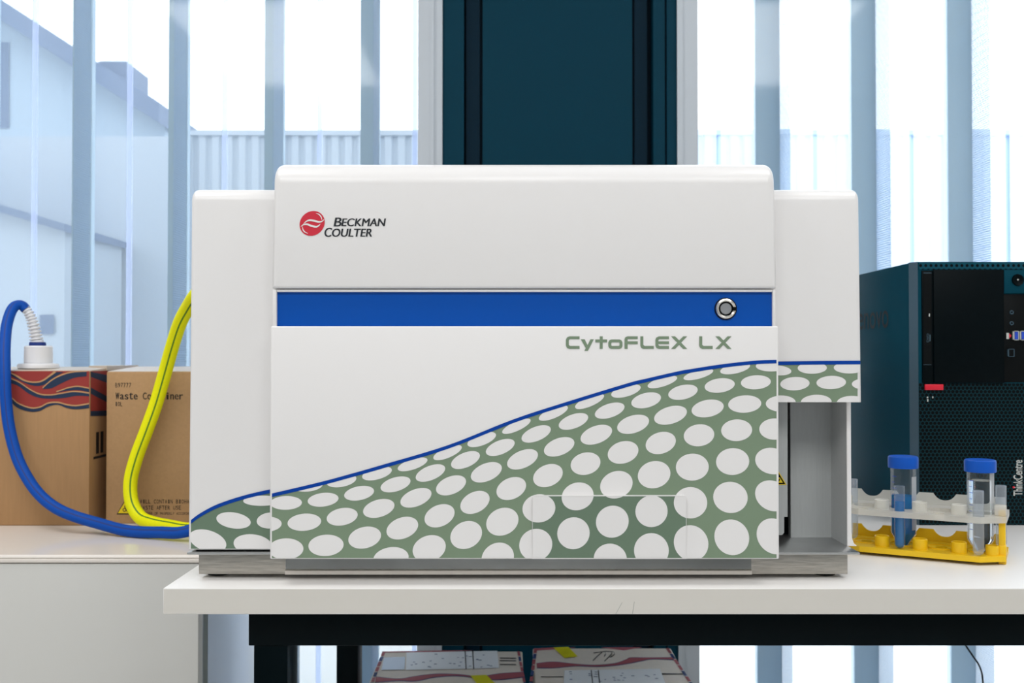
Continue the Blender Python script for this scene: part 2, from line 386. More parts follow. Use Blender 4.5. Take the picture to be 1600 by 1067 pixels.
def window(name, label, x0, x1, jl, jr, muls, seams, mw, pm='perf', gap=0.0062, bars=True):
    """x0..x1 opening, jl/jr width of side jambs; muls = mullion left edges (world x at SY), seams = seam strips"""
    SY = 2.35
    t = thing(name, ((x0 + x1) / 2, WY, 0.08), label, None, kind='structure')
    fr = MB()
    for a, b in ((x0, x0 + jl), (x1 - jr, x1)): fr.box(a, b, WY - 0.002, 2.42, 0.08, 2.7)
    # stepped edge next to the column
    if jl > jr: fr.box(x0 - 0.0, x0 + 0.012, WY - 0.006, WY, 0.08, 2.7)
    else:
        fr.box(x1 - 0.012, x1, WY - 0.006, WY, 0.08, 2.7); fr.box(x1 - 0.026, x1 - 0.018, WY - 0.004, WY, 0.08, 2.7)
    fr.box(x0 + jl, x1 - jr, WY + 0.02, WY + 0.08, 0.08, 0.14); fr.box(x0 + jl, x1 - jr, WY + 0.02, WY + 0.08, 2.64, 2.7)
    fr.build('frame', M['jamb'], t)
    MB().box(x0 + jl, x1 - jr, WY + 0.045, WY + 0.051, 0.14, 2.64).build('glass_pane', M['glass'], t)
    edges = []
    for xm in muls:
        b = MB().box(xm, xm + mw, SY - 0.005, SY + 0.020, 0.08, 2.7)
        b.build('mullion', M['mullion'], t)
        MB().box(xm + mw - 0.0012, xm + mw, SY - 0.095, SY - 0.005, 0.08, 2.7).build('perforated_return', M['perf_fin'], t)
    xs = sorted(muls); lo = x0 + jl; spans = []
    for xm in xs:
        if xm > lo: spans.append((lo, xm))
        lo = xm + mw
    if lo < x1 - jr: spans.append((lo, x1 - jr))
    for a, b in spans:
        cut = [q for q in seams if a < q < b]
        e = [a]
        for q in cut: e += [q - gap, q + gap]
        e.append(b)
        for i in range(0, len(e), 2):
            MB().box(e[i], e[i + 1], SY, SY + 0.0012, 0.08, 2.7).build('perforated_screen', M[pm], t)
        for q in (cut if bars else []): MB().box(q - 0.0055, q + 0.0055, SY - 0.004, SY + 0.004, 0.08, 2.7).build('seam_strip', M['seam'], t)
    return t
SY = 2.35
sx = lambda p: X(p, SY)
step = 150 / F * SY
muls_l = [sx(112 + 150.3 * k) for k in range(-6, 4)]
seams_l = [sx(52 + 149 * k) for k in range(-6, 5)]
muls_r = [sx(1181 + 150.5 * k) for k in range(0, 7)]
seams_r = [sx(1124 + 151 * k) for k in range(0, 7)]
window('window_1', 'tall left window with a perforated metal screen behind the glass', RX0, pl, 0.03, X(690.5, WY) - X(652, WY), [m for m in muls_l if m > RX0 + 0.05], [q for q in seams_l if q > RX0 + 0.05], sx(141) - sx(112))
window('window_2', 'tall right window with a perforated metal screen behind the glass', pr, RX1, X(1091.5, WY) - X(1058.5, WY), 0.03, [m for m in muls_r if m < RX1 - 0.1], [q for q in seams_r if q < RX1 - 0.05], sx(1219) - sx(1181), 'perf_daylit', 0.0050, False)

# outdoors
struct(MB().box(-14, 14, 2.56, 30, -0.10, -0.02), 'ground', M['ext_ground'], 'pale paving outside the windows')
D = 8.0
bl = thing('gabled_building', tuple(at(60, 560, D)[:2]) + (-0.02,), 'pale gabled building seen through the left window', 'building')
mb = MB()
gp = [(-520, 800), (258, 800), (258, 182), (-10, 3), (-140, -85), (-520, 170)]
mb.prism([(at(a, b, D).x, D, max(-0.02, at(a, b, D).z)) for a, b in gp], (0, 6, 0))
mb.build('wall', M['ext_wall'], bl)
mb = MB()
for a, b in (((-150, -85), (266, 186)), ((-150, -85), (-560, 190))):
    p, q = at(*a, D), at(*b, D); up = Vector((0, 0, 0.16))
    mb.prism([(p.x, D - 0.25, p.z - 0.09), (q.x, D - 0.25, q.z - 0.09), (q.x, D - 0.25, q.z + 0.07), (p.x, D - 0.25, p.z + 0.07)], (0, 6.4, 0))
mb.build('roof', M['ext_roof'], bl)
mb = MB(); p, q = at(138, 84, D), at(182, 150, D); mb.box(p.x, q.x, D + 0.2, D + 0.7, q.z, p.z); mb.build('roof_vent', M['ext_roof'], bl)
mb = MB()
for a, b in ((-10, 14), ): px_rect(mb, a, b, 66, 200, D - 0.01)
for (a, b, c, e) in ((-80, -40, 90, 190),): px_rect(mb, a, b, c, e, D - 0.01)
mb.build('window', M['ext_roof'], bl)

def fence(name, label, pa, pb, top, d, m, gap):
    x0, x1 = X(pa, d), X(pb, d); zt = Z(top, d)
    t = thing(name, ((x0 + x1) / 2, d, -0.02), label, 'fence')
    mb = MB(); x = x0
    while x < x1:
        mb.prism([(x, d, -0.02), (x + gap * .5, d, -0.02), (x + gap * .62, d + .016, -0.02), (x + gap * .9, d + .016, -0.02), (x + gap, d, -0.02), (x + gap, d + 0.05, -0.02), (x, d + 0.05, -0.02)], (0, 0, zt + 0.02))
        x += gap
    mb.build('ribbed_sheet', m, t)
    mb = MB().box(x0, x1, d - 0.01, d + 0.06, zt, zt + 0.03); mb.build('top_rail', m, t)
    return t
t = thing('garden_wall', (X(-200, 5.55), 5.55, -0.02), 'plain pale boundary wall outside the far left of the left window', 'wall')
MB().box(X(-800, 5.55), X(288, 5.55), 5.55, 5.6, -0.02, Z(213, 5.55)).build('wall', M['ext_fence'], t)
fence('metal_fence', 'grey ribbed metal fence outside the left window', 288, 760, 212, 5.6, M['ext_fence'], 0.075)
fence('metal_fence', 'blue grey ribbed metal fence outside the right window', 1040, 2300, 211, 5.6, M['ext_fence_white'], 0.075)
# low shed in front of the left fence
d = 4.8
t = thing('shed', (X(50, d), d, -0.02), 'low pale shed with sloping roof outside the left window', 'shed')
MB().prism([(X(a, d), d, max(-0.02, Z(b, d))) for a, b in ((-260, 1200), (100, 1200), (100, 352), (48, 336), (-260, 250))], (0, 0.7, 0)).build('wall', M['ext_fence'], t)
mb = MB(); mb.prism([(X(a, d), d - 0.06, Z(b, d)) for a, b in ((108, 352), (48, 334), (-260, 246), (-260, 258), (48, 346), (108, 364))], (0, 0.8, 0)); mb.build('roof', M['ext_roof'], t)
mb = MB(); px_rect(mb, 62, 84, 492, 522, d - 0.01); mb.build('window', M['ext_roof'], t)

# ================================================================== TABLE
tf = 1.0404
TX0, TX1, TBK = X(256.5, tf), 1.02, 1.80
tb = thing('lab_table', ((TX0 + TX1) / 2, 1.42, 0.0), 'white topped table with black steel frame carrying the white instrument', 'table')
tth = TZ - Z(960, tf)
mb = MB(); mb.box(TX0, TX1, tf, TBK, TZ - tth, TZ, 0, 0.0012, 2)
mb.poly([(TX0 + 0.001, tf - 0.0001, TZ - tth + 0.001), (TX1, tf - 0.0001, TZ - tth + 0.001), (TX1, tf - 0.0001, TZ - 0.0011), (TX0 + 0.001, tf - 0.0001, TZ - 0.0011)], 2)
# hairline scratches on the front edge
for a, b in (((972, 941), (962, 959)), ((991, 940), (988, 959))):
    mb.prism([at(a[0], a[1], tf - 0.0002), at(a[0] + .5, a[1], tf - 0.0002), at(b[0] + .5, b[1], tf - 0.0002), at(b[0], b[1], tf - 0.0002)], (0, 0.0001, 0), 1)
mb.build('tabletop', [M['table_white'], M['groove'], M['table_edge']], tb)
fd = 1.08
ZB = Z(1009, fd); ft = TZ - tth
MB().box(X(390, fd), 0.99, fd, fd + 0.05, ZB, ft, 0, 0.001, 2).build('front_rail', M['frame_black'], tb)
MB().box(X(398, fd), X(450.5, fd), fd + 0.001, fd + 0.052, 0, ZB, 0, 0.001, 2).build('leg', M['frame_black'], tb)
MB().box(0.95, 0.99, fd + 0.001, fd + 0.052, 0, ZB, 0, 0.001, 2).build('leg', M['frame_black'], tb)
rd = 1.68
MB().box(X(527, rd), X(560, rd), rd, rd + 0.05, 0, ZB, 0, 0.001, 2).build('leg', M['frame_black'], tb)
MB().box(0.95, 0.99, rd, rd + 0.05, 0, ZB, 0, 0.001, 2).build('leg', M['frame_black'], tb)
MB().box(X(527, rd), 0.99, rd, rd + 0.05, ZB, ft, 0, 0.001, 2).build('back_rail', M['frame_black'], tb)
MB().box(X(398, fd), X(398, fd) + 0.035, fd + 0.05, rd, ZB + 0.005, ft).build('side_rail', M['frame_black'], tb)
MB().box(0.952, 0.987, fd + 0.05, rd, ZB + 0.005, ft).build('side_rail', M['frame_black'], tb)

# ================================================================== THE INSTRUMENT
PD, CD, WD = 1.050, 1.054, 1.075     # lower panel, upper cover, side covers
BK = 1.50
fc = thing('flow_cytometer', (0, 1.08, TZ), 'large white laboratory analyser with green dotted front on the table', 'instrument')
# upper cover
def cover_profile(yf, yb, zb, zt, rt, rb, n=10):
    p = [(yb, zb), (yb, zt)]
    for k in range(n + 1):
        a = math.pi / 2 * k / n; p.append((yf + rt - rt * math.sin(a), zt - rt + rt * math.cos(a)))
    for k in range(5):
        a = math.pi / 2 * k / 4; p.append((yf + rb - rb * math.cos(a), zb + rb - rb * math.sin(a)))
    return p
def cover(x0, x1, prof, bev, bl=True):
    mb = MB(); mb.prism([(x0, y, z) for y, z in prof], (x1 - x0, 0, 0), 0, bev, 4, True, min(q[1] for q in prof) + 0.012); return mb
zt = CZ + (557 - 257.5) / F * (CD + 0.024)
cx0, cx1 = X(425.3, CD), X(1213, CD)
uc = cover(cx0, cx1, cover_profile(CD, BK, Z(450.5, CD), zt, 0.024, 0.0035), 0.0085).build('upper_cover', M['white'], fc)
# emblem and lettering on the cover
E = CD - 0.0004
mb = MB()
def ep(pts): return [(460 + a / 10.0, 320 + b / 10.0) for a, b in pts]
ell = []
for k in range(64):
    a = 2 * math.pi * k / 64; u, v = 20.6 * math.cos(a), 18.4 * math.sin(a); r = math.radians(-42)
    ell.append((487.7 + u * math.cos(r) - v * math.sin(r), 349.0 + u * math.sin(r) + v * math.cos(r)))
px_poly(mb, ell, E, 0)
def taper(pts, wmax, lo=0.15):
    P = spline(pts, 8); n = len(P); L = []; R = []
    for i in range(n):
        a, b = P[max(i - 1, 0)], P[min(i + 1, n - 1)]; dx, dy = b[0] - a[0], b[1] - a[1]; l = math.hypot(dx, dy) or 1
        wv = wmax * (lo + (1 - lo) * math.sin(math.pi * i / (n - 1))) / 2
        L.append((P[i][0] - dy / l * wv, P[i][1] + dx / l * wv)); R.append((P[i][0] + dy / l * wv, P[i][1] - dx / l * wv))
    return L, R
for pts, wd in (([(100, 342), (140, 312), (200, 305), (270, 330), (340, 343), (380, 325), (405, 298)], 30),
                ([(140, 300), (185, 260), (240, 240), (310, 250), (380, 266), (430, 258), (464, 226)], 30),
                ([(335, 131), (385, 150), (420, 195), (430, 240)], 17), ([(125, 335), (133, 385), (165, 425), (212, 447)], 17)):
    L, R = taper(ep(pts), wd / 10.0); px_band(mb, L, R, E - 0.0003, 1)
mb.build('emblem', [M['red_print'], M['dot']], uc)
mb = MB()
def word(first, rest, x0, xm, x1, y0, ys, y1):
    for k_, dx in enumerate((-0.48, 0.0, 0.48)):
        text_px(mb, first, x0 + dx, xm + dx, y0, y1, E - k_ * 0.00003, 0, 0.17)
        text_px(mb, rest, xm + 0.4 + dx, x1 + dx, ys, y1 - 0.2, E - k_ * 0.00003, 0, 0.17)
word('B', 'ECKMAN', 521.6, 533.4, 602.6, 340.0, 341.2, 353.6)
word('C', 'OULTER', 507.3, 518.6, 580.8, 355.8, 357.2, 370.0)
mb.build('lettering', M['black_print'], uc)
# fascia strip
FD = CD + 0.008
mb = MB()
fx0, fx1, fz0, fz1 = X(427, FD), X(1210.5, FD), Z(512, FD), Z(452.5, FD)
ix0, ix1, iz0, iz1 = X(433, FD), X(1206.3, FD), Z(511, FD), Z(456.4, FD)
mb.box(fx0, ix0, FD - 0.004, FD + 0.02, fz0, fz1, 0, 0.0008, 2); mb.box(ix1, fx1, FD - 0.004, FD + 0.02, fz0, fz1, 0, 0.0008, 2)
mb.box(ix0, ix1, FD - 0.004, FD + 0.02, iz1, fz1, 0, 0.0008, 2)
mb.build('fascia_frame', M['white'], fc)
fs = MB().box(ix0, ix1, FD, FD + 0.015, iz0, iz1).build('fascia_strip', M['blue_gloss'], fc)
bc = at(1133.6, 482.4, FD); rpx = FD / F
pb = MB(); pb.lathe([(17.4 * rpx, 0), (17.4 * rpx, -0.0012), (16.2 * rpx, -0.0014)], bc, 40, 1, 'y')
pb.lathe([(0, -0.0022), (8.6 * rpx, -0.0022), (9.0 * rpx, -0.0018), (9.0 * rpx, -0.0010)], bc, 40, 0, 'y')
pb.lathe([(0, -0.0011), (12.5 * rpx, -0.0011)], bc, 40, 1, 'y')
po = pb.build('power_button', [M['button_face'], M['black']], fc)
mb = MB(); mb.lathe([(11.2 * rpx, -0.0009), (11.4 * rpx, -0.0026), (13.4 * rpx, -0.0034), (15.4 * rpx, -0.0030), (16.3 * rpx, -0.0012)], bc, 48, 0, 'y')
mb.box(bc.x + 11 * rpx, bc.x + 16 * rpx, bc.y - 0.0036, bc.y - 0.001, bc.z - 3.2 * rpx, bc.z + 2.6 * rpx, 1)
mb.build('button_ring', [M['chrome'], M['black']], po)

# dotted lower panel
S = 7.115
def ellipse(b, ox, oy, s=S, n=40):
    x0, y0, x1, y1, xt = b; W, H = (x1 - x0) / 2, (y1 - y0) / 2; cx, cy = (x0 + x1) / 2, (y0 + y1) / 2
    dl = math.acos(max(-1, min(1, (cx - xt) / W)))
    return [(ox + (cx + W * math.cos(2 * math.pi * k / n)) / s, oy + (cy + H * math.cos(2 * math.pi * k / n - dl)) / s) for k in range(n)]
DOTS = [
 (420, 740, [(15, 248, 368, 402, 200), (432, 211, 775, 368, 640), (838, 135, 1170, 300, 1055), (208, 443, 582, 636, 420), (643, 379, 988, 578, 855),
             (1048, 280, 1397, 492, 1280), (-210, 476, 143, 648, -20), (-5, 718, 385, 955, 195), (440, 677, 832, 916, 650), (884, 587, 1248, 834, 1105),
             (250, 55, 600, 200, 450), (640, 0, 973, 152, 860), (1160, 815, 1555, 1070, 1386)]),
 (600, 740, [(-38, 30, 295, 208, 200), (182, 158, 528, 378, 430), (578, 18, 912, 242, 810), (27, 478, 380, 732, 255), (450, 338, 785, 598, 665),
             (848, 190, 1174, 448, 1065), (318, 682, 687, 982, 535), (737, 525, 1090, 838, 945), (1136, 378, 1495, 690, 1346), (1083, 765, 1445, 1112, 1286)]),
 (600, 640, [(-243, 630, 87, 787, 0), (152, 530, 483, 685, 420), (548, 392, 865, 562, 815), (927, 247, 1245, 417, 1180), (352, 606, 680, 802, 600),
             (745, 460, 1066, 660, 985), (1132, 324, 1453, 515, 1375), (965, 582, 1310, 810, 1210)]),
 (780, 640, [(33, 98, 350, 270, 310), (248, 172, 574, 367, 495), (88, 438, 431, 666, 335), (497, 304, 836, 522, 735), (-31, 748, 299, 1005, 180),
             (377, 603, 707, 862, 585), (694, 808, 1050, 1119, 890), (794, 474, 1126, 726, 985), (1122, 680, 1484, 988, 1330), (1206, 348, 1548, 602, 1411)]),
 (780, 570, [(440, 450, 764, 622, 715), (843, 322, 1166, 492, 1120), (1245, 215, 1573, 366, 1495), (662, 535, 989, 722, 905), (1063, 418, 1393, 600, 1305),
             (904, 665, 1255, 888, 1150), (1311, 553, 1666, 768, 1551)]),
 (960, 550, [(369, 262, 698, 403, 640), (768, 185, 1099, 314, 1040), (188, 447, 518, 626, 410), (599, 361, 926, 532, 815), (1003, 290, 1338, 453, 1205),
             (441, 596, 806, 808, 690), (858, 527, 1215, 727, 1080), (347, 886, 683, 1135, 550), (771, 802, 1110, 1048, 955), (1187, 748, 1531, 990, 1365)]),
 (1080, 550, [(322, 118, 655, 248, 570), (718, 92, 1070, 216, 900), (552, 257, 885, 415, 735), (411, 480, 779, 675, 610), (829, 483, 1190, 665, 1010), (757, 737, 1100, 975, 930)]),
 (960, 640, [(260, 570, 623, 875, 460), (683, 488, 1049, 789, 870)]),
 (1080, 650, [(276, 356, 645, 655, 465), (711, 352, 1090, 648, 880), (244, 730, 628, 1078, 430), (710, 714, 1095, 1060, 870)]),
 (960, 740, [(233, 242, 592, 594, 415), (660, 148, 1032, 498, 845), (218, 660, 605, 1048, 410), (660, 572, 1045, 970, 840)]),
 (1080, 750, [(257, 437, 645, 835, 438), (727, 425, 1120, 825, 895)]),
 (780, 740, [(258, 228, 624, 543, 450), (645, 484, 1006, 840, 830), (1075, 355, 1440, 712, 1265), (222, 612, 590, 970, 415), (1050, 777, 1420, 1127, 1230)]),
]
top_c = [(424.9, 770.9), (500, 753.3), (549.3, 740), (600, 725.5), (700, 695.5), (800, 656.0), (880, 629.6), (980, 599.0), (1010, 591.5), (1060, 580), (1080, 576.5), (1120, 570.2), (1160, 565.3), (1190, 562.8), (1213.3, 562.0)]
top_c = spline(top_c, 6)
bot_c = [(a, b + 5.6) for a, b in top_c]
PX0, PX1, PY0, PY1 = 422.8, 1216.4, 509.5, 873.6
mb = MB(); mb.box(X(PX0, PD), X(PX1, PD), PD, WD - 0.001, Z(PY1, PD), Z(PY0, PD), 0, 0.0016, 3)
base_line = [(a, 871.8) for a, b in bot_c]
px_band(mb, bot_c, base_line, PD - 0.0002, 1)
px_band(mb, top_c, bot_c, PD - 0.0006, 2)
def line_y(x):
    for (a, b), (c, e) in zip(top_c, top_c[1:]):
        if a <= x <= c: return b + (e - b) * (x - a) / (c - a)
    return top_c[0][1] if x < top_c[0][0] else top_c[-1][1]
alldots = []
for ox, oy, L in DOTS:
    for b in L:
        e = clip(ellipse(b, ox, oy), PX0 + 1.6, PY0, PX1 - 1.6, PY1 - 1.8); e = [(a, max(b_, line_y(a) + 2.8)) for a, b_ in e]; alldots.append(e)
        if len(e) > 2: px_poly(mb, e, PD - 0.0004, 3)
fp = mb.build('front_panel', [M['white'], M['green'], M['stripe'], M['dot']], fc, recalc=False)
# model lettering
mb = MB()
def g(pts, dx=0): mb.poly([at(870 + (a + dx) / 5.517, 510 + b / 5.517, PD - 0.0004) for a, b in pts])
g([(196, 85), (110, 85), (90, 92), (78, 113), (78, 165), (88, 186), (108, 193), (196, 193), (196, 168), (115, 168), (104, 160), (104, 118), (115, 109), (196, 109)])
g([(206, 110), (240, 110), (265, 160), (290, 110), (320, 110), (268, 210), (238, 210), (250, 187)])
g([(370, 85), (396, 85), (396, 112), (434, 112), (434, 137), (396, 137), (396, 193), (370, 193), (370, 137), (332, 137), (332, 112), (370, 112)])
oo = [(470, 112), (540, 112), (558, 120), (566, 136), (566, 170), (558, 186), (540, 193), (470, 193), (452, 186), (444, 170), (444, 136), (452, 120)]
oi = [(476, 137), (534, 137), (538, 139), (540, 142), (540, 163), (538, 166), (534, 168), (476, 168), (472, 166), (470, 163), (470, 142), (472, 139)]
for i in range(12): g([oo[i], oo[(i + 1) % 12], oi[(i + 1) % 12], oi[i]])
g([(698, 85), (610, 85), (591, 92), (583, 110), (583, 193), (611, 193), (611, 153), (698, 153), (698, 128), (611, 128), (611, 109), (698, 109)])
LL = [(720, 85), (746, 85), (746, 158), (757, 168), (836, 168), (836, 193), (745, 193), (727, 184), (720, 166)]
g(LL)
g([(967, 85), (880, 85), (858, 95), (850, 113), (850, 165), (858, 185), (880, 193), (967, 193), (967, 168), (886, 168), (876, 161), (876, 152), (967, 152), (967, 128), (876, 128), (876, 117), (886, 109), (967, 109)])
XX = [(985, 85), (1020, 85), (1055, 120), (1090, 85), (1124, 85), (1072, 139), (1124, 193), (1090, 193), (1055, 158), (1020, 193), (985, 193), (1038, 139)]
g(XX); g(LL, 508); g(XX, 382)
mb.build('lettering', M['green'], fp, recalc=False)
# access flap, tilted a touch
AX0, AX1, AY0, AY1 = 831.6, 1072.6, 774.2, 873.2
def fl(x, y, off=0):
    k = (y - AY0) / (AY1 - AY0); return at(x, y, PD - 0.0052 + 0.0043 * k - off)
def rrect(x0, x1, y0, y1, r):
    p = []
    for k in range(7): a = math.pi / 2 * k / 6; p.append((x0 + r - r * math.cos(a), y0 + r - r * math.sin(a)))
    for k in range(7): a = math.pi / 2 * k / 6; p.append((x1 - r + r * math.sin(a), y0 + r - r * math.cos(a)))
    return p + [(x1, y1), (x0, y1)]
mb = MB(); fr = [fl(x, y) for x, y in rrect(AX0, AX1, AY0, AY1, 6)]
mb.add(fr + [Vector((v.x, PD - 0.0005, v.z)) for v in fr], [tuple(range(len(fr)))] + [(i, (i + 1) % len(fr), (i + 1) % len(fr) + len(fr), i + len(fr)) for i in range(len(fr))], 0)
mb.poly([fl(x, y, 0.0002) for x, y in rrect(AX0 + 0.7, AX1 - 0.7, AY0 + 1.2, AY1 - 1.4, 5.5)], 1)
for e in alldots:
    e = clip(e, AX0 + 0.7, AY0 + 1.2, AX1 - 0.7, AY1 - 0.6) if len(e) > 2 else []
    if len(e) > 2: mb.poly([fl(x, y, 0.0004) for x, y in e], 2)
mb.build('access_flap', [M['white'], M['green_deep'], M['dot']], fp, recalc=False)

# side covers
zt2 = CZ + (557 - 296.3) / F * (WD + 0.013)
LX0 = X(296.5, WD)
mb = cover(LX0, cx0 + 0.012, cover_profile(WD, BK, Z(858.8, WD), zt2, 0.014, 0.0012), 0.0060)
wc = spline([(298.3, 812.4), (311, 803.0), (332, 791.3), (353.2, 782.8), (380, 774.4), (402, 768.9), (421.8, 764.6)], 8)
wb = [(a, b + 5.8) for a, b in wc]
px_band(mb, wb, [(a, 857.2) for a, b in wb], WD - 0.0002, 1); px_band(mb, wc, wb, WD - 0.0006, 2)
for b in [(342, 427, 724, 612, 485), (40, 618, 453, 875, 175), (533, 672, 960, 905, 715), (790, 430, 1100, 610, 960), (640, 243, 1060, 358, 860)]:
    e = clip(ellipse(b, 290, 740), 297.3, 740, 423, 857.4); px_poly(mb, e, WD - 0.0004, 3)
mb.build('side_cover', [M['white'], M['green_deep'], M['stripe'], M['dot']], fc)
RX = X(1345.2, WD)
mb = cover(cx1 - 0.012, X(1342.6, WD), cover_profile(WD, BK, Z(628.6, WD), zt2, 0.014, 0.0012), 0.0060)
mb = MB()
RXa = X(1344.8, WD)
mb = cover(cx1 - 0.012, RXa, cover_profile(WD, BK, Z(628.6, WD), zt2, 0.014, 0.0012), 0.0060)
rc = [(1215, 564.6), (1280, 563.9), (1344.3, 563.5)]
px_band(mb, [(a, b + 5.6) for a, b in rc[:2]] + [(1340, 569.2)], [(1215, 628.1), (1280, 628.1), (1340, 628.1)], WD - 0.0002, 1)
px_band(mb, rc, [(a, b + 5.7) for a, b in rc], WD - 0.0006, 2)
for b in [(-40, 185, 325, 325, 110), (412, 140, 818, 302, 620), (913, 140, 1340, 298, 1120), (170, 345, 577, 533, 390), (673, 330, 1084, 516, 890), (1165, 370, 1500, 520, 1330), (-20, 602, 385, 790, 180), (455, 592, 885, 800, 680), (955, 608, 1370, 800, 1165)]:
    e = clip(ellipse(b, 1200, 550, 8.894), 1213, 569, 1343, 628.2); px_poly(mb, e, WD - 0.0004, 3)
mb.build('side_cover', [M['white'], M['green'], M['stripe'], M['dot']], fc)
# rear/inner body
MB().box(LX0 + 0.006, 0.285, WD + 0.006, BK - 0.01, Z(866.5, WD) , zt2 - 0.02).build('chassis', M['black'], fc)
# sample bay under the right cover
ptz = Z(862.5, 1.074)                   # top of base plate
wbz = Z(628.6, WD) + 0.004
bay = MB()
bd = 1.161
bay.box(X(1234.5, bd), X(1298.5, bd), bd, bd + 0.01, ptz, wbz, 0)
bay.box(0.286, X(1340, WD) - 0.002, bd + 0.02, bd + 0.03, ptz, wbz, 1)
bay.build('bay_back_wall', [M['bay_metal'], M['black']], fc)
wx0, wx1 = X(1322.3, 1.1076), X(1329.4, 1.1076)
mb = MB(); mb.prism([(wx0, 1.1076, ptz), (wx1 + 0.006, 1.1076, ptz), (wx1 + 0.0025, 1.1076, ptz + 0.003), (wx1 + 0.0008, 1.1076, ptz + 0.008), (wx1, 1.1076, ptz + 0.016), (wx1, 1.1076, wbz), (wx0, 1.1076, wbz)], (0, BK - 1.1076, 0), 0, 0.0008, 2)
mb.poly([(wx0 - 0.0003, 1.109, ptz), (wx0 - 0.0003, bd, ptz), (wx0 - 0.0003, bd, wbz), (wx0 - 0.0003, 1.109, wbz)], 1)
mb.build('bay_side_wall', [M['white'], M['bay_grey']], fc)
sd = 1.118
mb = MB()
mb.prism([at(a, b, sd) for a, b in ((1190, 622), (1230.6, 622), (1230.6, 807.5), (1225.2, 807.5), (1225.2, 832), (1222, 836), (1190, 836))], (0, 0.004, 0))
sp = mb.build('sampler_plate', M['bay_metal'], fc)
mb = MB(); px_poly(mb, [(1229.2, 757.6), (1193, 757.6), (1211, 727)], sd - 0.0003, 0); px_poly(mb, [(1227, 756.2), (1195.2, 756.2), (1211, 729.6)], sd - 0.0005, 1)
px_poly(mb, [(1223.4, 754.2), (1198.6, 754.2), (1211, 733.4)], sd - 0.0007, 0)
ring = [(1213 + 6.2 * math.cos(k * .4), 747.5 + 6.2 * math.sin(k * .4)) for k in range(16)]
px_band(mb, ring, [(1213 + (a - 1213) * .72, 747.5 + (b - 747.5) * .72) for a, b in ring], sd - 0.0009, 1)
dot = [(1213 + 2.2 * math.cos(k * .6), 747.5 + 2.2 * math.sin(k * .6)) for k in range(10)]
px_poly(mb, dot, sd - 0.0009, 1)
mb.build('warning_label', [M['yellow_sign'], M['black']], sp)
# base plate, base
mb = MB(); mb.box(X(293.3, 1.072), X(1342.3, 1.072), 1.072, BK, Z(866.8, 1.072), ptz, 0, 0.0008, 2); mb.build('base_plate', M['plate'], fc)
bz0, bz1 = Z(897, 1.085), Z(866.8, 1.072)
mb = MB(); mb.box(X(312, 1.085), X(1323, 1.085), 1.085, BK - 0.02, bz0, bz1, 0, 0.0006, 2); mb.build('base', M['steel'], fc)
mb = MB(); mb.box(X(447.5, 1.083), X(1172.5, 1.083), 1.083, 1.0849, Z(889, 1.083), bz1 - 0.0005, 0)
mb.prism([(X(447.5, 1.083), 1.0849, Z(889, 1.083)), (X(447.5, 1.083), 1.083, Z(889, 1.083)), (X(447.5, 1.083), 1.0795, Z(890.5, 1.083)), (X(447.5, 1.083), 1.0795, Z(896.5, 1.083)), (X(447.5, 1.083), 1.0849, Z(896.5, 1.083))], (X(1172.5, 1.083) - X(447.5, 1.083), 0, 0), 1)
mb.build('base_trim', [M['steel_dark'], M['steel_lip']], fc)
for fx in (X(340, 1.1), X(1290, 1.1)):
    for fy in (1.11, 1.44):
        MB().lathe([(0, TZ), (0.012, TZ), (0.012, bz0 + 0.0005), (0, bz0 + 0.0005)], (fx, fy, 0), 20).build('foot', M['black'], fc)

# ================================================================== DESKTOP COMPUTER
QD = 1.427
px0, px1 = X(1426, QD), X(1426, QD) + 0.172
pcz1 = Z(409, QD); pcz0 = Z(820.5, QD)
pc = thing('desktop_computer', ((px0 + px1) / 2, QD + 0.15, TZ), 'black tower computer standing on the table right of the white instrument', 'computer')
case = MB().box(px0, px1, QD + 0.012, QD + 0.335, pcz0, pcz1 - 0.0005, 0, 0.0012, 2).build('case', M['pc'], pc)
# embossed word on the case side
vs_, fs_, _ = glyphs('enovo', 0, 0.004)
mb = MB()
vL, fL, _ = glyphs('Lenovo', 0, 0.0)
yb_, ya_ = px0 * F / (1342 - 800), px0 * F / (1389 - 800)
sc_ = (yb_ - ya_)
z0_, z1_ = Z(513.2, 1.56), Z(486.5, 1.56)
bm_v = [Vector((px0 - 0.0006, yb_ - u * sc_, z0_ + v * (z1_ - z0_))) for u, v in vs_]
mb.add(bm_v, fs_, 0)
vl, flx, _ = glyphs('L', 0, 0.004)
mb.add([Vector((px0 - 0.0006, yb_ + 0.004 + (1 - u) * 0.016, z0_ + v * (z1_ - z0_) * 1.35)) for u, v in vl], flx, 0)
mb.build('embossed_lettering', M['pc_dark'], case)
bz = MB()
ch = X(1435, QD)
bz.prism([(px0, QD + 0.012, pcz0), (ch, QD, pcz0), (px1 - 0.006, QD, pcz0), (px1, QD + 0.012, pcz0)], (0, 0, pcz1 - pcz0), 0)
bz.poly([(px0 - 0.0002, QD + 0.0119, pcz0), (ch - 0.0002, QD - 0.0001, pcz0), (ch - 0.0002, QD - 0.0001, pcz1), (px0 - 0.0002, QD + 0.0119, pcz1)], 1)
bz.build('front_bezel', [M['pc'], M['pc_edge']], pc, recalc=False)
q = lambda dy: QD - dy
def pbox(name, x0, x1, y0, y1, dep, m, bev=0.0006, parent=pc, mi=0):
    a, b = at(x0, y1, QD), at(x1, y0, QD); return MB().box(a.x, b.x, QD - dep, QD + 0.001, a.z, b.z, 0, bev, 2).build(name, m, parent)
mb = MB(); a, b = at(1437, 820, QD), at(1612, 599, QD); mb.box(a.x, b.x, QD - 0.0008, QD + 0.001, a.z, b.z); mb.build('front_grille', M['pc_mesh'], pc)
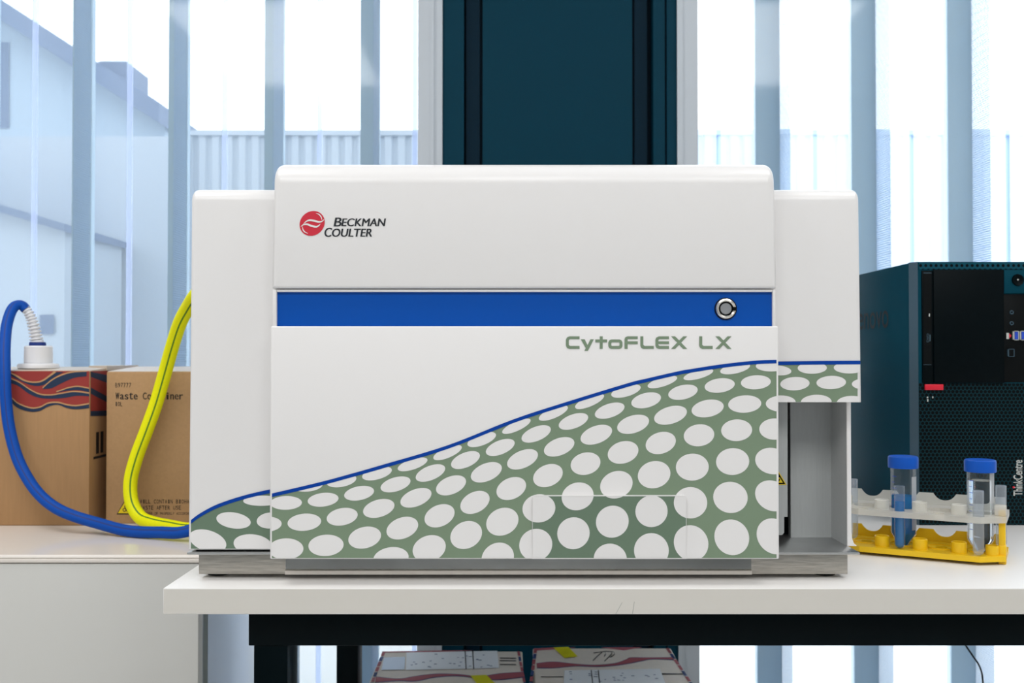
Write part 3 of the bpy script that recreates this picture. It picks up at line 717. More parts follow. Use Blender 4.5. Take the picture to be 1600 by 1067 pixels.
mb = MB(); a, b = at(1436, 421, QD), at(1612, 410.5, QD); mb.box(a.x, b.x, QD - 0.0008, QD + 0.001, a.z, b.z); mb.build('top_vent', M['pc_vent'], pc)
pbox('drive_cover', 1458, 1566.3, 422, 598, 0.004, M['pc_dark'])
od = pbox('optical_drive', 1440.5, 1457, 423, 598, 0.0025, M['pc_dark'])
mb = MB(); px_rect(mb, 1443, 1455.5, 426, 570, QD - 0.0027, 1); px_rect(mb, 1443, 1455.5, 427, 569.3, QD - 0.0029, 0); px_rect(mb, 1451.3, 1453, 490, 494.5, QD - 0.0031, 2)
mb.build('drive_tray', [M['black'], M['pc_edge'], M['silver']], od)
mb = MB()
vD, fD, _ = glyphs('DVD', 0, 0.004); mb.add([at(1448 + (1 - v) * -1 * 0 + v * 0 + (1 - v) * 3.6, 534.5 - u * 13.5, QD - 0.0032) for u, v in vD], fD)
px_rect(mb, 1452.4, 1454, 523, 533, QD - 0.0032)
mb.build('drive_marking', M['pc_edge'], od)
pw = pbox('button_block', 1567.5, 1612, 422, 458.5, 0.003, M['pc'])
c_ = at(1590, 437.5, QD - 0.003)
MB().lathe([(0, -0.001), (5.5 * QD / F, -0.0014), (8.6 * QD / F, -0.0026), (9.4 * QD / F, 0.0)], c_, 28, 0, 'y').build('power_button', M['pc_dark'], pw)
MB().lathe([(0, -0.0022), (1.2 * QD / F, -0.0020), (1.3 * QD / F, 0)], c_ + Vector((-0.0003, 0, 0.0004)), 12, 0, 'y').build('power_lamp', M['silver'], pw)
pbb = pbox('port_bay', 1567.5, 1612, 459.5, 597.5, 0.0005, M['black'])
for yy in (488, 505):
    MB().lathe([(1.5 * QD / F, -0.0002), (2.0 * QD / F, -0.0016), (2.9 * QD / F, -0.0016), (3.2 * QD / F, 0)], at(1580.4, yy, QD - 0.0005), 20, 0, 'y').build('audio_jack', M['pc_edge'], pbb)
def usb(x0, x1, y0, y1, m2):
    u = MB(); a, b = at(x0, y1, QD), at(x1, y0, QD); yf = QD - 0.004
    t_ = 0.0008
    u.box(a.x, a.x + t_ * 1.6, yf, QD, a.z, b.z, 0); u.box(b.x - t_, b.x, yf, QD, a.z, b.z, 0); u.box(a.x, b.x, yf, QD, b.z - t_, b.z, 0); u.box(a.x, b.x, yf, QD, a.z, a.z + t_, 0)
    uo = u.build('usb_port', M['silver'] if m2 else M['pc_edge'], pbb)
    MB().box(a.x + 0.0022, b.x - 0.0012, yf + 0.0005, QD, a.z + 0.0014, b.z - 0.0014).build('tongue', M['usb_blue'] if m2 else M['black'], uo)
usb(1581.5, 1590, 517, 531.5, True); usb(1592, 1600.5, 517, 531.5, True); usb(1573, 1583, 545, 557.5, False)
mb = MB(); px_poly(mb, [(1577, 520.5), (1580.5, 524.6), (1577, 528.8)], QD - 0.0009, 0); px_rect(mb, 1572.5, 1576.5, 520, 529.5, QD - 0.0009, 1); mb.build('port_marking', [M['red_tab'], M['silver']], pbb)
pbox('red_tab', 1444, 1472.5, 600.3, 609.2, 0.004, M['red_tab'])
mb = MB()
for x0, x1, y0, y1 in ((1448.3, 1450.4, 619.8, 622), (1448.6, 1450.6, 623.3, 627.5), (1456.6, 1458.3, 619.3, 622)): px_rect(mb, x0, x1, y0, y1, QD - 0.0012)
mb.build('status_lamps', M['silver'], pc)
vs_, fs_, _ = glyphs('ThinkCentre', 0, 0.012)
mb = MB(); mb.add([at(1597.6 - v * 14.2, 774.6 - u * 56.0, QD - 0.0012) for u, v in vs_], fs_, 0)
mb.build('lettering', M['silver'], pc)
MB().lathe([(0, 0), (1.7 * QD / F, 0)], at(1583.9, 761.3, QD - 0.0016), 14, 0, 'y').build('lettering_dot', M['red_tab'], pc)
for fx in (px0 + 0.02, px1 - 0.02):
    for fy in (QD + 0.03, QD + 0.30): MB().box(fx - 0.01, fx + 0.01, fy - 0.012, fy + 0.012, TZ, pcz0 + 0.0003).build('foot', M['black'], pc)

# ================================================================== TUBE RACK + TUBES
RA = math.radians(-29)
RC = (0.5005, 1.2174, TZ)
rk = thing('tube_rack', RC, 'two tier test tube rack with yellow base and frosted upper tray', 'rack', rz=RA)
PIT = 0.0430
HX = [(-1.5 + k) * PIT for k in range(4)]
def plan(l, wd, c=0.026): return [(-l + c, -wd), (l - c, -wd), (l, -wd + c * 0.75), (l, wd), (-l, wd), (-l, -wd + c * 0.75)]
def holed(mb, l, wd, z0, z1, holes, mi=0):
    """plate with round holes: outline ring triangulated by bmesh"""
    bm = bmesh.new(); P = plan(l, wd); vs = [bm.verts.new((a, b, z1)) for a, b in P]; es = [bm.edges.new((vs[i], vs[(i + 1) % len(vs)])) for i in range(len(vs))]
    for hx, hy, r in holes:
        hv = [bm.verts.new((hx + r * math.cos(2 * math.pi * k / 28), hy + r * math.sin(2 * math.pi * k / 28), z1)) for k in range(28)]
        es += [bm.edges.new((hv[k], hv[(k + 1) % 28])) for k in range(28)]
    bmesh.ops.triangle_fill(bm, edges=es, use_beauty=True)
    ex = bmesh.ops.extrude_face_region(bm, geom=bm.faces[:])
    for v in ex['geom']:
        if isinstance(v, bmesh.types.BMVert): v.co.z = z0
    bmesh.ops.recalc_face_normals(bm, faces=bm.faces[:])
    mb.frombm(bm, mi)
def flange(mb, l, yv, z0, z1, th, scal, r, dip, mi=0):
    top = [(-l, z0), (-l, z1)]
    for s in scal:
        for k in range(13):
            t = -1 + 2 * k / 12; top.append((s + t * r * 1.25, z1 - dip * (1 - abs(t) ** 2.6)))
    top += [(l, z1), (l, z0)]
    mb.prism([(a, yv, b) for a, b in top], (0, th, 0), mi)
RL, RW = 0.0925, 0.041
big = [(x, 0.0, 0.0165) for x in HX]
small = [(x, -0.0315, 0.0068) for x in HX]
scal = HX[0::1]
# yellow base
mb = MB(); holed(mb, RL, RW, 0.004, 0.0105, [(x, 0, 0.007) for x in HX], 0)
flange(mb, RL - 0.004, RW - 0.003, 0.0105, 0.0255, 0.003, HX, 0.0105, 0.0085)
for x in HX:
    mb.lathe([(0.0165, 0.0105), (0.0165, 0.0118), (0.0150, 0.0118), (0.0150, 0.0105)], (x, 0, 0), 32)
base_o = mb.build('lower_tray', M['rack_yellow'], rk, local=True)
for x in [HX[k] + PIT / 2 for k in range(3)]:
    MB().lathe([(0.0086, 0.0105), (0.0086, 0.0225), (0.0078, 0.0232), (0.0068, 0.0225), (0.0066, 0.0140), (0, 0.0140)], (x, -0.0235, 0), 28).build('tube_socket', M['rack_yellow'], base_o, local=True)
MB().lathe([(0.0072, 0.0105), (0.0072, 0.0215), (0.0062, 0.0215), (0.0060, 0.0140), (0, 0.0140)], (HX[3] + 0.0135, -0.020, 0), 24).build('tube_socket', M['rack_yellow'], base_o, local=True)
for sx_ in (-1, 1):
    mb = MB(); cx_ = sx_ * (RL - 0.0042)
    mb.box(cx_ - 0.0036, cx_ + 0.0036, -0.0175, -0.0085, 0.0, 0.062, 0, 0.001, 2); mb.box(cx_ - 0.0042, cx_ + 0.0042, -0.0185, -0.0075, 0.0, 0.022, 0, 0.001, 2)
    mb.box(cx_ - 0.0010, cx_ + 0.0010, -0.0183, -0.0175, 0.022, 0.05, 0)
    mb.build('post', M['rack_yellow'], rk, local=True)
mb = MB(); mb.box(-0.004, 0.004, RW - 0.008, RW, 0.0, 0.004); mb.build('foot', M['rack_yellow'], rk, local=True)
# frosted upper tray
mb = MB(); holed(mb, RL + 0.001, RW + 0.001, 0.0488, 0.0558, big + small + [(-RL + 0.0068, -0.013, 0.0055), (RL - 0.0068, -0.013, 0.0055)], 0)
flange(mb, RL - 0.003, RW - 0.002, 0.0558, 0.0705, 0.002, HX, 0.0105, 0.0085)
up_o = mb.build('upper_tray', M['rack_clear'], rk, local=True)
for x in [HX[k] + PIT / 2 for k in range(3)]:
    MB().lathe([(0.0086, 0.0558), (0.0086, 0.0665), (0.0074, 0.0672), (0.0070, 0.0665), (0.0070, 0.0600)], (x, -0.0235, 0), 28).build('tube_socket', M['rack_clear'], up_o, local=True)
for sx_ in (-1, 1):
    cx_ = sx_ * (RL - 0.0058)
    MB().box(cx_ - 0.0062, cx_ + 0.0062, -0.0205, -0.0060, 0.0560, 0.0680, 0, 0.0012, 2).build('post_sleeve', M['rack_clear'], up_o, local=True)

def rack_pt(u, v, z=0):
    c, s = math.cos(RA), math.sin(RA); return (RC[0] + u * c - v * s, RC[1] + u * s + v * c, TZ + z)
def conical(u, level, liquid, label, liq_label, strip_label):
    p = rack_pt(u, 0, 0.0066)
    t = thing('centrifuge_tube', p, label, 'tube', 'fifty millilitre tubes in the rack', rz=0.0)
    R_ = 0.0148
    MB().lathe([(0, 0.0), (0.0035, 0.0004), (R_ * .97, 0.0165), (R_, 0.018), (R_, 0.106)], (0, 0, 0), 40).build('tube_body', M['tube_clear'], t, local=True)
    ri = R_ - 0.0012
    MB().lathe([(0, 0.0012), (0.003, 0.0016), (ri * .97, 0.0172), (ri, 0.0188), (ri, level), (0, level)], (0, 0, 0), 40).build('liquid', liquid, t, local=True)
    # ribbed cap
    n = 72; prof = [(0.0150, 0.0975), (0.0174, 0.0978), (0.0177, 0.0990), (0.0177, 0.1095), (0.0172, 0.1115), (0.0160, 0.1122), (0.0140, 0.1118), (0, 0.1116)]
    mb = MB(); vs = []; fs = []
    for i, (r, h) in enumerate(prof):
        for k in range(n):
            rr = r * (1 - (0.012 if (k % 2 and 2 <= i <= 3) else 0)); a = 2 * math.pi * k / n; vs.append((max(rr, 1e-5) * math.cos(a), max(rr, 1e-5) * math.sin(a), h))
    for i in range(len(prof) - 1):
        for k in range(n): fs.append((i * n + k, i * n + (k + 1) % n, (i + 1) * n + (k + 1) % n, (i + 1) * n + k))
    mb.add(vs, fs, 0, True); mb.build('cap', M['cap_blue'], t, local=True)
    if strip_label:
        a0, a1 = math.radians(-64), math.radians(-20); mb = MB(); n = 8; vs = []; fs = []
        base_a = math.atan2(p[0], p[1])          # turned a little towards the right-hand side
        for k in range(n + 1):
            a = a0 + (a1 - a0) * k / n; a -= base_a * 0.35
            for z in strip_label: vs.append(((R_ + 0.0002) * math.cos(a), (R_ + 0.0002) * math.sin(a), z))
        for k in range(n): fs.append((2 * k, 2 * k + 2, 2 * k + 3, 2 * k + 1))
        mb.add(vs, fs, 0, True); mb.build('writing_strip', M['tube_label'], t, local=True)
    # graduation ticks printed on the left of the wall
    mb = MB()
    for k in range(9):
        z = 0.030 + k * 0.0072; a0, a1 = math.radians(-168), math.radians(-168 + (16 if k % 2 else 26))
        for j in range(3):
            b0 = a0 + (a1 - a0) * j / 3; b1 = a0 + (a1 - a0) * (j + 1) / 3; r = R_ + 0.0002
            mb.poly([(r * math.cos(b0), r * math.sin(b0), z), (r * math.cos(b1), r * math.sin(b1), z), (r * math.cos(b1), r * math.sin(b1), z + 0.0006), (r * math.cos(b0), r * math.sin(b0), z + 0.0006)])
    mb.build('graduation_marks', M['usb_blue'], t, local=True)
    return t
conical(HX[1], 0.0635, M['blue_liquid'], 'large blue-capped conical tube holding blue liquid in the rack', None, (0.023, 0.088))
conical(HX[3], 0.0875, M['water'], 'large blue-capped conical tube holding clear liquid at the right of the rack', None, (0.062, 0.098))
def small_tube(u, v, z, label, level=None):
    t = thing('test_tube', rack_pt(u, v, z), label, 'tube', 'small round bottomed tubes in the rack')
    r = 0.0061; bot = [(r * math.sin(a), r - r * math.cos(a)) for a in [math.pi / 2 * k / 6 for k in range(7)]]
    MB().lathe(bot + [(r, 0.0735), (r + 0.0003, 0.0745), (r - 0.0006, 0.0750), (r - 0.0009, 0.0740)], (0, 0, 0), 24).build('tube_body', M['tube_wet'] if level else M['tube_frost'], t, local=True)
    if level:
        ri = r - 0.0009; b2 = [(ri * math.sin(a), r - ri * math.cos(a)) for a in [math.pi / 2 * k / 6 for k in range(7)]]
        MB().lathe(b2 + [(ri, level), (0, level)], (0, 0, 0), 24).build('liquid', M['blue_liquid'], t, local=True)
    return t
small_tube(HX[1], -0.0325, 0.0108, 'small round-bottomed tube half full of blue liquid in front of the blue tube', 0.0560)
small_tube(HX[3], -0.0325, 0.0108, 'small empty frosted tube standing in front of the clear liquid tube')
small_tube(HX[3] + 0.0205, 0.030, 0.0108, 'small empty frosted tube behind the yellow post at the right rack end')
small_tube(HX[0] - 0.0185, 0.010, 0.0108, 'small frosted tube at the left rack end beside the white instrument')

# ================================================================== LEFT CABINET
kd = 1.364; kz = 0.72
kx1 = X(311, kd); kx0 = -1.30
cb = thing('cabinet', ((kx0 + kx1) / 2, 1.68, 0), 'low light grey cabinet at the left, carrying the two cardboard boxes', 'cabinet')
mb = MB(); mb.box(kx0, kx1, kd + 0.024, 2.02, 0.0, kz - 0.012, 0)
mb.poly([(kx1 + 0.0003, kd + 0.025, 0), (kx1 + 0.0003, kd + 0.045, 0), (kx1 + 0.0003, kd + 0.045, kz - 0.012), (kx1 + 0.0003, kd + 0.025, kz - 0.012)], 1)
mb.build('body', [M['cab_side'], M['groove']], cb)
MB().box(kx0, kx1, kd + 0.002, kd + 0.022, 0.06, kz - 0.0125, 0, 0.0008, 2).build('front_panel', M['cab_front'], cb)
prof = [(2.03, kz - 0.0115), (2.03, kz)] + [(kd + 0.004 - 0.004 * math.sin(a), kz - 0.004 + 0.004 * math.cos(a)) for a in [math.pi / 2 * k / 5 for k in range(6)]] + [(kd + 0.0015, kz - 0.0052), (kd + 0.0002, kz - 0.0066), (kd + 0.0005, kz - 0.0100), (kd + 0.003, kz - 0.0115)]
MB().prism([(kx0, y, z) for y, z in prof], (kx1 + 0.001 - kx0, 0, 0), 0, 0, 2, True).build('top_board', M['cab_top'], cb)

# boxes on the cabinet
b1 = 1.60; b2 = 1.62
x1r = X(140.5, b1); x1l = x1r - 0.27; z1t = Z(580, b1)
sb = thing('cardboard_box', ((x1l + x1r) / 2, b1 + 0.12, kz), 'brown cardboard box with red and navy waves and a white spout', 'box')
mb = MB(); mb.box(x1l, x1r, b1, b1 + 0.25, kz, z1t, 0, 0.002, 2)
Sx = 5.333
def w_(pts, dy=0): return [(a / Sx, 450 + (b + dy) / Sx) for a, b in pts]
low_u = spline([(-60, 850), (75, 905), (150, 965), (250, 1003), (330, 998), (400, 965), (480, 958), (560, 978), (640, 985), (743, 968)], 5)
red_top = [(a, 692) for a, b in low_u]
px_band(mb, w_(red_top), w_(low_u), b1 - 0.0003, 1)
def wave(up, lo, mi=2, off=0.0006):
    u = spline(up, 6); l = spline(lo, 6); px_band(mb, w_(u), w_(l), b1 - off, mi)
wave([(a, b) for a, b in ((-60, 850), (75, 905), (150, 965), (250, 1003), (330, 998), (400, 965), (480, 958), (560, 978), (640, 985), (743, 968))],
     [(a, b) for a, b in ((-60, 890), (75, 942), (150, 1000), (250, 1030), (330, 1024), (400, 988), (480, 972), (560, 1000), (640, 1010), (743, 1000))])
wave([(-60, 838), (75, 893), (150, 953), (250, 991), (330, 986), (400, 953), (480, 946), (560, 966), (640, 973), (743, 956)],
     [(-60, 850), (75, 905), (150, 965), (250, 1003), (330, 998), (400, 965), (480, 958), (560, 978), (640, 985), (743, 968)], 3)
wave([(-60, 720), (75, 755), (160, 790), (250, 850), (330, 888), (420, 895), (520, 880), (620, 866), (743, 880)],
     [(-60, 755), (75, 790), (150, 815), (240, 880), (330, 915), (440, 922), (540, 915), (640, 898), (743, 902)])
wave([(-60, 710), (75, 744), (160, 779), (250, 839), (330, 877), (420, 885), (520, 870), (620, 856), (743, 868)],
     [(-60, 720), (75, 755), (160, 790), (250, 850), (330, 888), (420, 895), (520, 880), (620, 866), (743, 880)], 3)
wave([(470, 868), (520, 852), (570, 835), (650, 824), (743, 840)], [(470, 872), (520, 862), (570, 855), (650, 850), (743, 868)])
wave([(470, 858), (520, 842), (570, 825), (650, 814), (743, 830)], [(470, 868), (520, 852), (570, 835), (650, 824), (743, 840)], 3)
wave([(355, 838), (420, 780), (500, 735), (600, 705), (722, 697)], [(355, 842), (430, 834), (520, 790), (620, 748), (722, 735)])
wave([(355, 826), (420, 768), (500, 723), (600, 695), (722, 692)], [(355, 838), (420, 780), (500, 735), (600, 705), (722, 697)], 3)
wave([(60, 696), (130, 735), (200, 775), (280, 790), (350, 780), (420, 735), (470, 700)], [(60, 715), (130, 752), (210, 792), (290, 815), (370, 805), (440, 752), (530, 700)])
wave([(70, 692), (140, 725), (210, 765), (280, 779), (345, 769), (410, 725), (450, 692)], [(60, 696), (130, 735), (200, 775), (280, 790), (350, 780), (420, 735), (470, 700)], 3)
# the print runs on round the corner
def side(pts, mi, off=0.0004):
    mb.poly([(x1r + off, b1 + t * 0.25, z1t - h) for t, h in pts], mi)
side([(0.01, 0.0), (0.9, 0.0), (0.9, 0.072), (0.01, 0.068)], 1)
side([(0.01, 0.001), (0.30, 0.008), (0.5, 0.035), (0.3, 0.022), (0.01, 0.009)], 2, 0.0006)
side([(0.01, 0.026), (0.3, 0.045), (0.6, 0.060), (0.6, 0.068), (0.3, 0.055), (0.01, 0.036)], 2, 0.0006)
side([(0.01, 0.064), (0.6, 0.070), (0.6, 0.080), (0.01, 0.072)], 2, 0.0006)
# two upright arrows on the side
for t0 in (0.10, 0.17):
    side([(t0, 0.100), (t0 + 0.045, 0.100), (t0 + 0.045, 0.135), (t0, 0.135)], 4)
side([(0.06, 0.139), (0.26, 0.139), (0.26, 0.143), (0.06, 0.143)], 4)
# top flaps
mb.prism([(x1l, b1 + 0.004, z1t), (x1l, b1 + 0.12, z1t), (x1l, b1 + 0.12, z1t + 0.0060), (x1l, b1 + 0.004, z1t + 0.0015)], (x1r - x1l, 0, 0), 5)
mb.prism([(X(98, b1), b1 + 0.10, z1t + 0.0005), (x1r + 0.003, b1 + 0.06, z1t + 0.0005), (x1r + 0.003, b1 + 0.2, z1t + 0.0005), (X(98, b1), b1 + 0.2, z1t + 0.0005)], (0, 0, 0.0075), 5)
mb.build('carton', [M['card_lines'], M['card_red'], M['card_navy'], M['card_tan'], M['ink_black'], M['card_top_lit']], sb, recalc=False)
# closure on top of the carton
cd = 1.665
cc = at(60, 572, cd); k = cd / F
mb = MB()
mb.lathe([(0, 0), (30 * k, 0.000), (30.5 * k, 4 * k), (29 * k, 7 * k), (21 * k, 8 * k)], (cc.x, cd, z1t + 0.004), 36)
mb.lathe([(23 * k, 1 * k), (23 * k, 4 * k)] , (cc.x, cd, z1t + 0.008), 36)
zc = z1t + 0.006
cl = mb.build('bottle_neck', M['cap_white'], sb)
zt_ = Z(544, cd)
MB().lathe([(0, zc), (20.8 * k, zc), (20.8 * k, zc + 6 * k), (20.2 * k, zc + 6.5 * k), (20.8 * k, zc + 7 * k), (20.4 * k, zt_ + 0.002), (19 * k, zt_ + 0.004), (0, zt_ + 0.004)], (cc.x, cd, 0), 40).build('screw_cap', M['cap_white'], sb)
MB().lathe([(0, zt_ + 0.003), (12 * k, zt_ + 0.003), (12.2 * k, zt_ + 0.006), (11.8 * k, zt_ + 0.010), (0, zt_ + 0.010)], (cc.x - 1.5 * k, cd, 0), 32).build('seal_ring', M['hose_blue_dark'], sb)
# ribbed strain relief leaning to the left
rp = spline([(58.4, 541.5), (57.2, 532), (54.5, 518), (51.0, 504), (46.5, 492), (40.0, 482.0)], 8)
P = [at(a, b, cd) for a, b in rp]
mb = MB(); n = len(P); rr = [k * (11.3 - 4.3 * i / (n - 1)) * (1.0 if (i < 9 or i % 4 < 2) else 0.74) for i in range(n)]
rr[0:7] = [k * 11.0] * 7
P2, r2 = [], []
for i in range(n - 1):
    for f in (0.0, 0.5):
        P2.append(P[i].lerp(P[i + 1], f)); tpos = (i + f)
        r0 = 11.2 - 4.4 * tpos / (n - 1); j = int(tpos * 2)
        r2.append(k * (r0 if (tpos < 8 or j % 6 < 3) else r0 * 0.66))
mb.tube(P2, r2, 20)
mb.build('strain_relief', M['cap_white'], sb)

x2l = X(166.5, b2); x2r = x2l + 0.26; z2t = Z(581, b2)
wbx = thing('cardboard_box', ((x2l + x2r) / 2, b2 + 0.12, kz), 'plain brown cardboard waste box behind the yellow hose, with black printed lettering', 'box')
# the box overhangs nothing: keep it on the cabinet
x2r = min(x2r, kx1 - 0.004)
mb = MB(); mb.box(x2l, x2r, b2, b2 + 0.26, kz, z2t, 0, 0.002, 2)
mb.prism([(x2l + 0.001, b2 + 0.002, z2t), (x2l + 0.001, b2 + 0.13, z2t), (x2l + 0.001, b2 + 0.13, z2t + 0.0075), (x2l + 0.001, b2 + 0.002, z2t + 0.001)], (x2r - x2l - 0.002, 0, 0), 1)
co = mb.build('carton', [M['card'], M['card_top_lit']], wbx)
e = b2 - 0.0003
mb = MB()
mono_px(mb, 'B97777', 179.8, 4.3, 598.2, 605.2, e)
mono_px(mb, 'Waste Container', 180, 7.12, 613.3, 624.0, e)
mono_px(mb, 'Waste Container', 180.5, 7.12, 613.3, 624.0, e - 0.00004)
mono_px(mb, '10L', 180, 3.9, 627.8, 634.6, e)
mb.build('lettering', M['ink_black'], co)
mb = MB()
mono_px(mb, 'WILL CONTAIN BIOHAZARDOUS', 218.6, 4.32, 780.3, 786.6, e)
mono_px(mb, 'WASTE AFTER USE', 218.6, 4.32, 790.0, 796.2, e)
mono_px(mb, 'DISPOSE OF PROPERLY ACCORDING', 218.6, 2.85, 800.2, 804.2, e)
mb.build('warning_lettering', M['ink_black'], co)
mb = MB(); px_poly(mb, [(182, 803.8), (212.5, 803.8), (197.2, 777.5)], e, 1); px_poly(mb, [(184.2, 801.8), (210.3, 801.8), (197.2, 780.2)], e - 0.0003, 0)
for k3 in range(3):
    a = math.radians(90 + 120 * k3); cx3, cy3 = 197.2 + 3.2 * math.cos(a), 795 - 3.2 * math.sin(a)
    rg = [(cx3 + 3 * math.cos(t * .45), cy3 + 3 * math.sin(t * .45)) for t in range(15)]
    px_band(mb, rg, [(cx3 + (p - cx3) * .6, cy3 + (q_ - cy3) * .6) for p, q_ in rg], e - 0.0006, 1)
mb.build('biohazard_sign', [M['yellow_sign'], M['ink_black']], co)

# hoses
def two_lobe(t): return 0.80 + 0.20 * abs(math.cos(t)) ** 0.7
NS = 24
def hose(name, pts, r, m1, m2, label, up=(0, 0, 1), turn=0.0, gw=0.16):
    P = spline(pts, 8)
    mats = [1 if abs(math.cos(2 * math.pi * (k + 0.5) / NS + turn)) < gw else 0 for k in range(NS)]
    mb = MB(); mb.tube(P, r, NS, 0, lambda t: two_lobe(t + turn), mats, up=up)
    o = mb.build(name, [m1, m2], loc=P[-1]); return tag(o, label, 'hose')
rb = 0.0088
pts = [at(40.5, 483.5, 1.665), at(35, 477.6, 1.664), at(28, 476.5, 1.66), at(20.5, 481, 1.652), at(14, 495, 1.64), at(9.5, 515, 1.625), at(7.4, 545, 1.60), at(7.6, 580, 1.585), at(9, 620, 1.578), at(14.5, 668, 1.572), at(27, 715, 1.565), at(46, 752, 1.555), at(66, 777, 1.545), at(90, 795, 1.535), at(118, 807, 1.527), at(150, 816.5, 1.52)]
pts += [Vector((X(200, 1.50), 1.50, kz + 0.0095)), Vector((X(250, 1.48), 1.48, kz + 0.0105)), Vector((X(298, 1.46), 1.46, kz + 0.017)), Vector((-0.40, 1.47, kz + 0.05)), Vector((-0.352, 1.48, kz + 0.065))]
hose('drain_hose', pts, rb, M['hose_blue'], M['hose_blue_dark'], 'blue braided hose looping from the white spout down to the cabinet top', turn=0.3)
ry = 0.0108
pts = [Vector((-0.3605, 1.47, CZ + 0.16)), at(372, 408, 1.47), at(330, 434, 1.475), at(307, 460, 1.50), at(294, 480, 1.53), at(281, 505, 1.555), at(269, 542, 1.58), at(257, 585, 1.597), at(244, 630, 1.602), at(229, 672, 1.600), at(213, 715, 1.598), at(204, 752, 1.594), at(206, 785, 1.585), at(219, 808, 1.57)]
pts += [Vector((X(240, 1.552), 1.552, kz + 0.0125)), Vector((X(268, 1.53), 1.53, kz + 0.0105)), Vector((X(300, 1.505), 1.505, kz + 0.0105)), Vector((-0.435, 1.50, kz + 0.018)), Vector((-0.352, 1.495, kz + 0.035))]
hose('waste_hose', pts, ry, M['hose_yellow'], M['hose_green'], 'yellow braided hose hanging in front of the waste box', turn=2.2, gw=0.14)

# ================================================================== BOXES UNDER THE TABLE
bt = 0.43
def under_box(x0, x1, back, label, deco):
    t = thing('shipping_box', ((x0 + x1) / 2, back - 0.22, 0), label, 'box', 'shipping boxes under the table')
    mb = MB(); mb.box(x0, x1, back - 0.42, back, 0, bt, 0, 0.003, 2)
    T = lambda px, py, o=0.0004: Vector((*atz(px, py, bt)[:2], bt + o))
    deco(mb, T); mb.build('carton', [M['card_pale'], M['pink_ink'], M['blue_ink'], M['ink_black']], t, recalc=False)
    return t, T
def edge_print(mb, T, pts, sgn, wd=5.0):
    cols = (1, 2, 1, 1, 2, 1, 2)
    for i in range(len(cols)):
        f0, f1 = i / 7, (i + 0.86) / 7; (a, b), (c, e) = pts
        mb.poly([T(a + (c - a) * f0, b + (e - b) * f0, .0005), T(a + (c - a) * f0 + sgn * wd, b + (e - b) * f0, .0005), T(a + (c - a) * f1 + sgn * wd, b + (e - b) * f1, .0005), T(a + (c - a) * f1, b + (e - b) * f1, .0005)], cols[i])
def tband(mb, T, up, lo, mi, o=0.0004):
    for i in range(len(up) - 1): mb.poly([T(*lo[i], o), T(*lo[i + 1], o), T(*up[i + 1], o), T(*up[i], o)], mi)
def deco1(mb, T):
    edge_print(mb, T, ((597.5, 1018), (576, 1075)), 1); edge_print(mb, T, ((812, 1018), (823, 1075)), -1, 4)
    u = spline([(588, 1058), (622, 1061), (650, 1057), (680, 1053.5), (715, 1054), (750, 1057.5), (780, 1053), (818, 1050.5)], 4)
    l = spline([(586, 1066), (622, 1063.5), (650, 1064), (680, 1058), (715, 1056), (750, 1060), (780, 1062), (820, 1057.5)], 4)
    tband(mb, T, [(a, b - 0.9) for a, b in u], [(a, b + 0.9) for a, b in l], 2, 0.0003); tband(mb, T, u, l, 1, 0.0006)
    tband(mb, T, [(600, 1018), (700, 1016.4), (740, 1016.2)], [(599, 1020), (700, 1018.4), (740, 1016.4)], 1)
    for y_ in (1027.5, 1031.5, 1037.5): tband(mb, T, [(781, y_), (806, y_ + 0.4)], [(781, y_ + 1.6), (807, y_ + 2.0)], 3)
xa, xb = -0.247, 0.020
u1, T1 = under_box(xa, xb, 1.905, 'left shipping carton under the table with a wide white label', deco1)
mb = MB(); mb.poly([T1(634, 1047.5, .001), T1(780, 1044.5, .001), T1(777, 1017.5, .001), T1(635, 1020, .001)], 0)
for a in (726, 738): mb.poly([T1(a + 1.6, 1046.4, .0014), T1(a + 3, 1046.4, .0014), T1(a + 1.4, 1018.4, .0014), T1(a, 1018.4, .0014)], 1)
random.seed(3)
for i in range(26):
    a = random.uniform(640, 770); b_ = random.uniform(1022, 1043); mb.poly([T1(a, b_ + 0.8, .0014), T1(a + random.uniform(1, 5), b_ + 0.8, .0014), T1(a + 4, b_, .0014), T1(a, b_, .0014)], 2)
mb.build('address_label', [M['paper'], M['black'], M['blue_ink']], u1)
mb = MB(); mb.poly([T1(596, 1047.5, .0012), T1(632, 1047, .0012), T1(633, 1027, .0012), T1(600, 1028, .0012)], 0); mb.build('clear_tape', M['tape'], u1)
mb = MB(); mb.poly([T1(746, 1070, .0014), T1(775, 1070, .0014), T1(760, 1055.5, .0014), T1(735, 1056.5, .0014)], 0); mb.build('yellow_tape', M['yellow_tape'], u1)
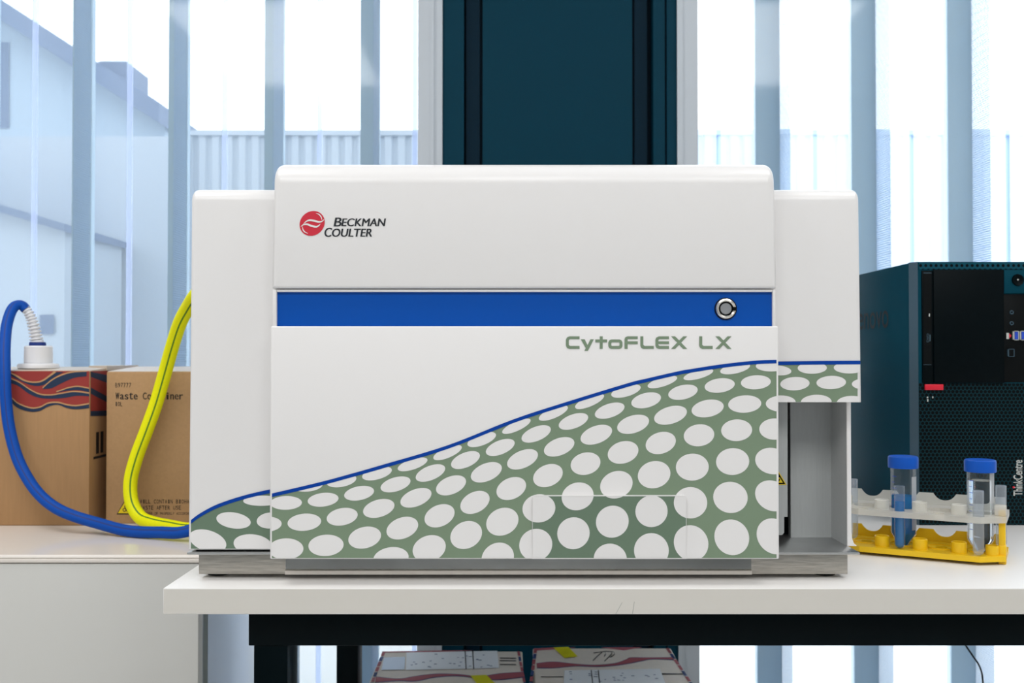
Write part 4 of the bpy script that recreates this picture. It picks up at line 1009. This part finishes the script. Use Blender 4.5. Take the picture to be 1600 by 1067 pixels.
def deco2(mb, T):
    edge_print(mb, T, ((834.5, 1013), (826, 1075)), 1); edge_print(mb, T, ((1045, 1013), (1087, 1075)), -1)
    u = spline([(838, 1037), (865, 1034.5), (900, 1038), (930, 1039.5), (960, 1037), (978, 1031), (985, 1028), (1010, 1028), (1050, 1027.5)], 4)
    l = spline([(839, 1043.5), (865, 1043.5), (900, 1040.5), (930, 1041.5), (960, 1039.8), (985, 1036), (1000, 1033), (1020, 1029.6), (1054, 1031)], 4)
    tband(mb, T, [(a, b - 0.8) for a, b in u], [(a, b + 0.8) for a, b in l], 2, 0.0003); tband(mb, T, u, l, 1, 0.0006)
    tband(mb, T, [(834, 1013.5), (860, 1012), (900, 1011.6)], [(834, 1017), (862, 1015), (900, 1011.8)], 1)
    tband(mb, T, [(940, 1011.8), (970, 1011.5), (1002, 1011.4)], [(940, 1012.2), (975, 1016.4), (1002, 1011.8)], 1)
    tband(mb, T, [(1034, 1052), (1066, 1052.5)], [(1034, 1054.4), (1068, 1054)], 3)
    tband(mb, T, [(845, 1057), (880, 1057)], [(845, 1058.3), (880, 1058.3)], 3)
    for pts in (((927, 1020), (945, 1017.5), (958, 1018)), ((940, 1019), (932, 1026), (926, 1032)), ((945, 1018.5), (946, 1022), (944, 1025)), ((955, 1019), (955, 1022), (944, 1033)), ((959, 1018.6), (960, 1022), (953, 1027))):
        tband(mb, T, list(pts), [(a + 0.8, b + 1.0) for a, b in pts], 3, 0.0006)
u2, T2 = under_box(0.040, 0.306, 1.925, 'right shipping carton under the table, yellow tape on its back edge', deco2)
mb = MB(); mb.poly([T2(880, 1085, .001), T2(1046, 1085, .001), T2(1031, 1045.5, .001), T2(882, 1048, .001)], 0)
for a in (923, 934): mb.poly([T2(a + 3, 1075, .0014), T2(a + 4.5, 1075, .0014), T2(a + 1.4, 1048, .0014), T2(a, 1048, .0014)], 1)
for i in range(24):
    a = random.uniform(886, 1026); b_ = random.uniform(1049, 1072); mb.poly([T2(a, b_ + 0.8, .0014), T2(a + random.uniform(1, 6), b_ + 0.8, .0014), T2(a + 4, b_, .0014), T2(a, b_, .0014)], 2)
mb.build('address_label', [M['paper'], M['black'], M['blue_ink']], u2)
mb = MB(); mb.poly([T2(882, 1029, .0014), T2(902.5, 1026.5, .0014), T2(888, 1011.6, .0014), T2(864.5, 1012.6, .0014)], 0); mb.build('yellow_tape', M['yellow_tape'], u2)

# thin cable behind the table
P = spline([(px0 + 0.05, QD + 0.338, TZ + 0.06), (px0 + 0.055, QD + 0.365, TZ + 0.045), (X(1497, 1.83) - 0.01, 1.825, TZ + 0.01), tuple(at(1500, 980, 1.83)), tuple(at(1507, 1004, 1.83)), tuple(at(1519.5, 1024, 1.83)), tuple(at(1530.5, 1041, 1.83)), tuple(at(1535.5, 1063, 1.83)), tuple(at(1537, 1120, 1.83)), (X(1530, 1.83), 1.83, 0.10), (X(1515, 1.86), 1.86, 0.004)], 8)
P = [Vector(p) for p in P]
o = MB().tube(P, 0.0016, 8).build('power_cable', M['black'], loc=tuple(P[-1])); tag(o, 'thin black cable hanging down behind the table at the right', 'cable')
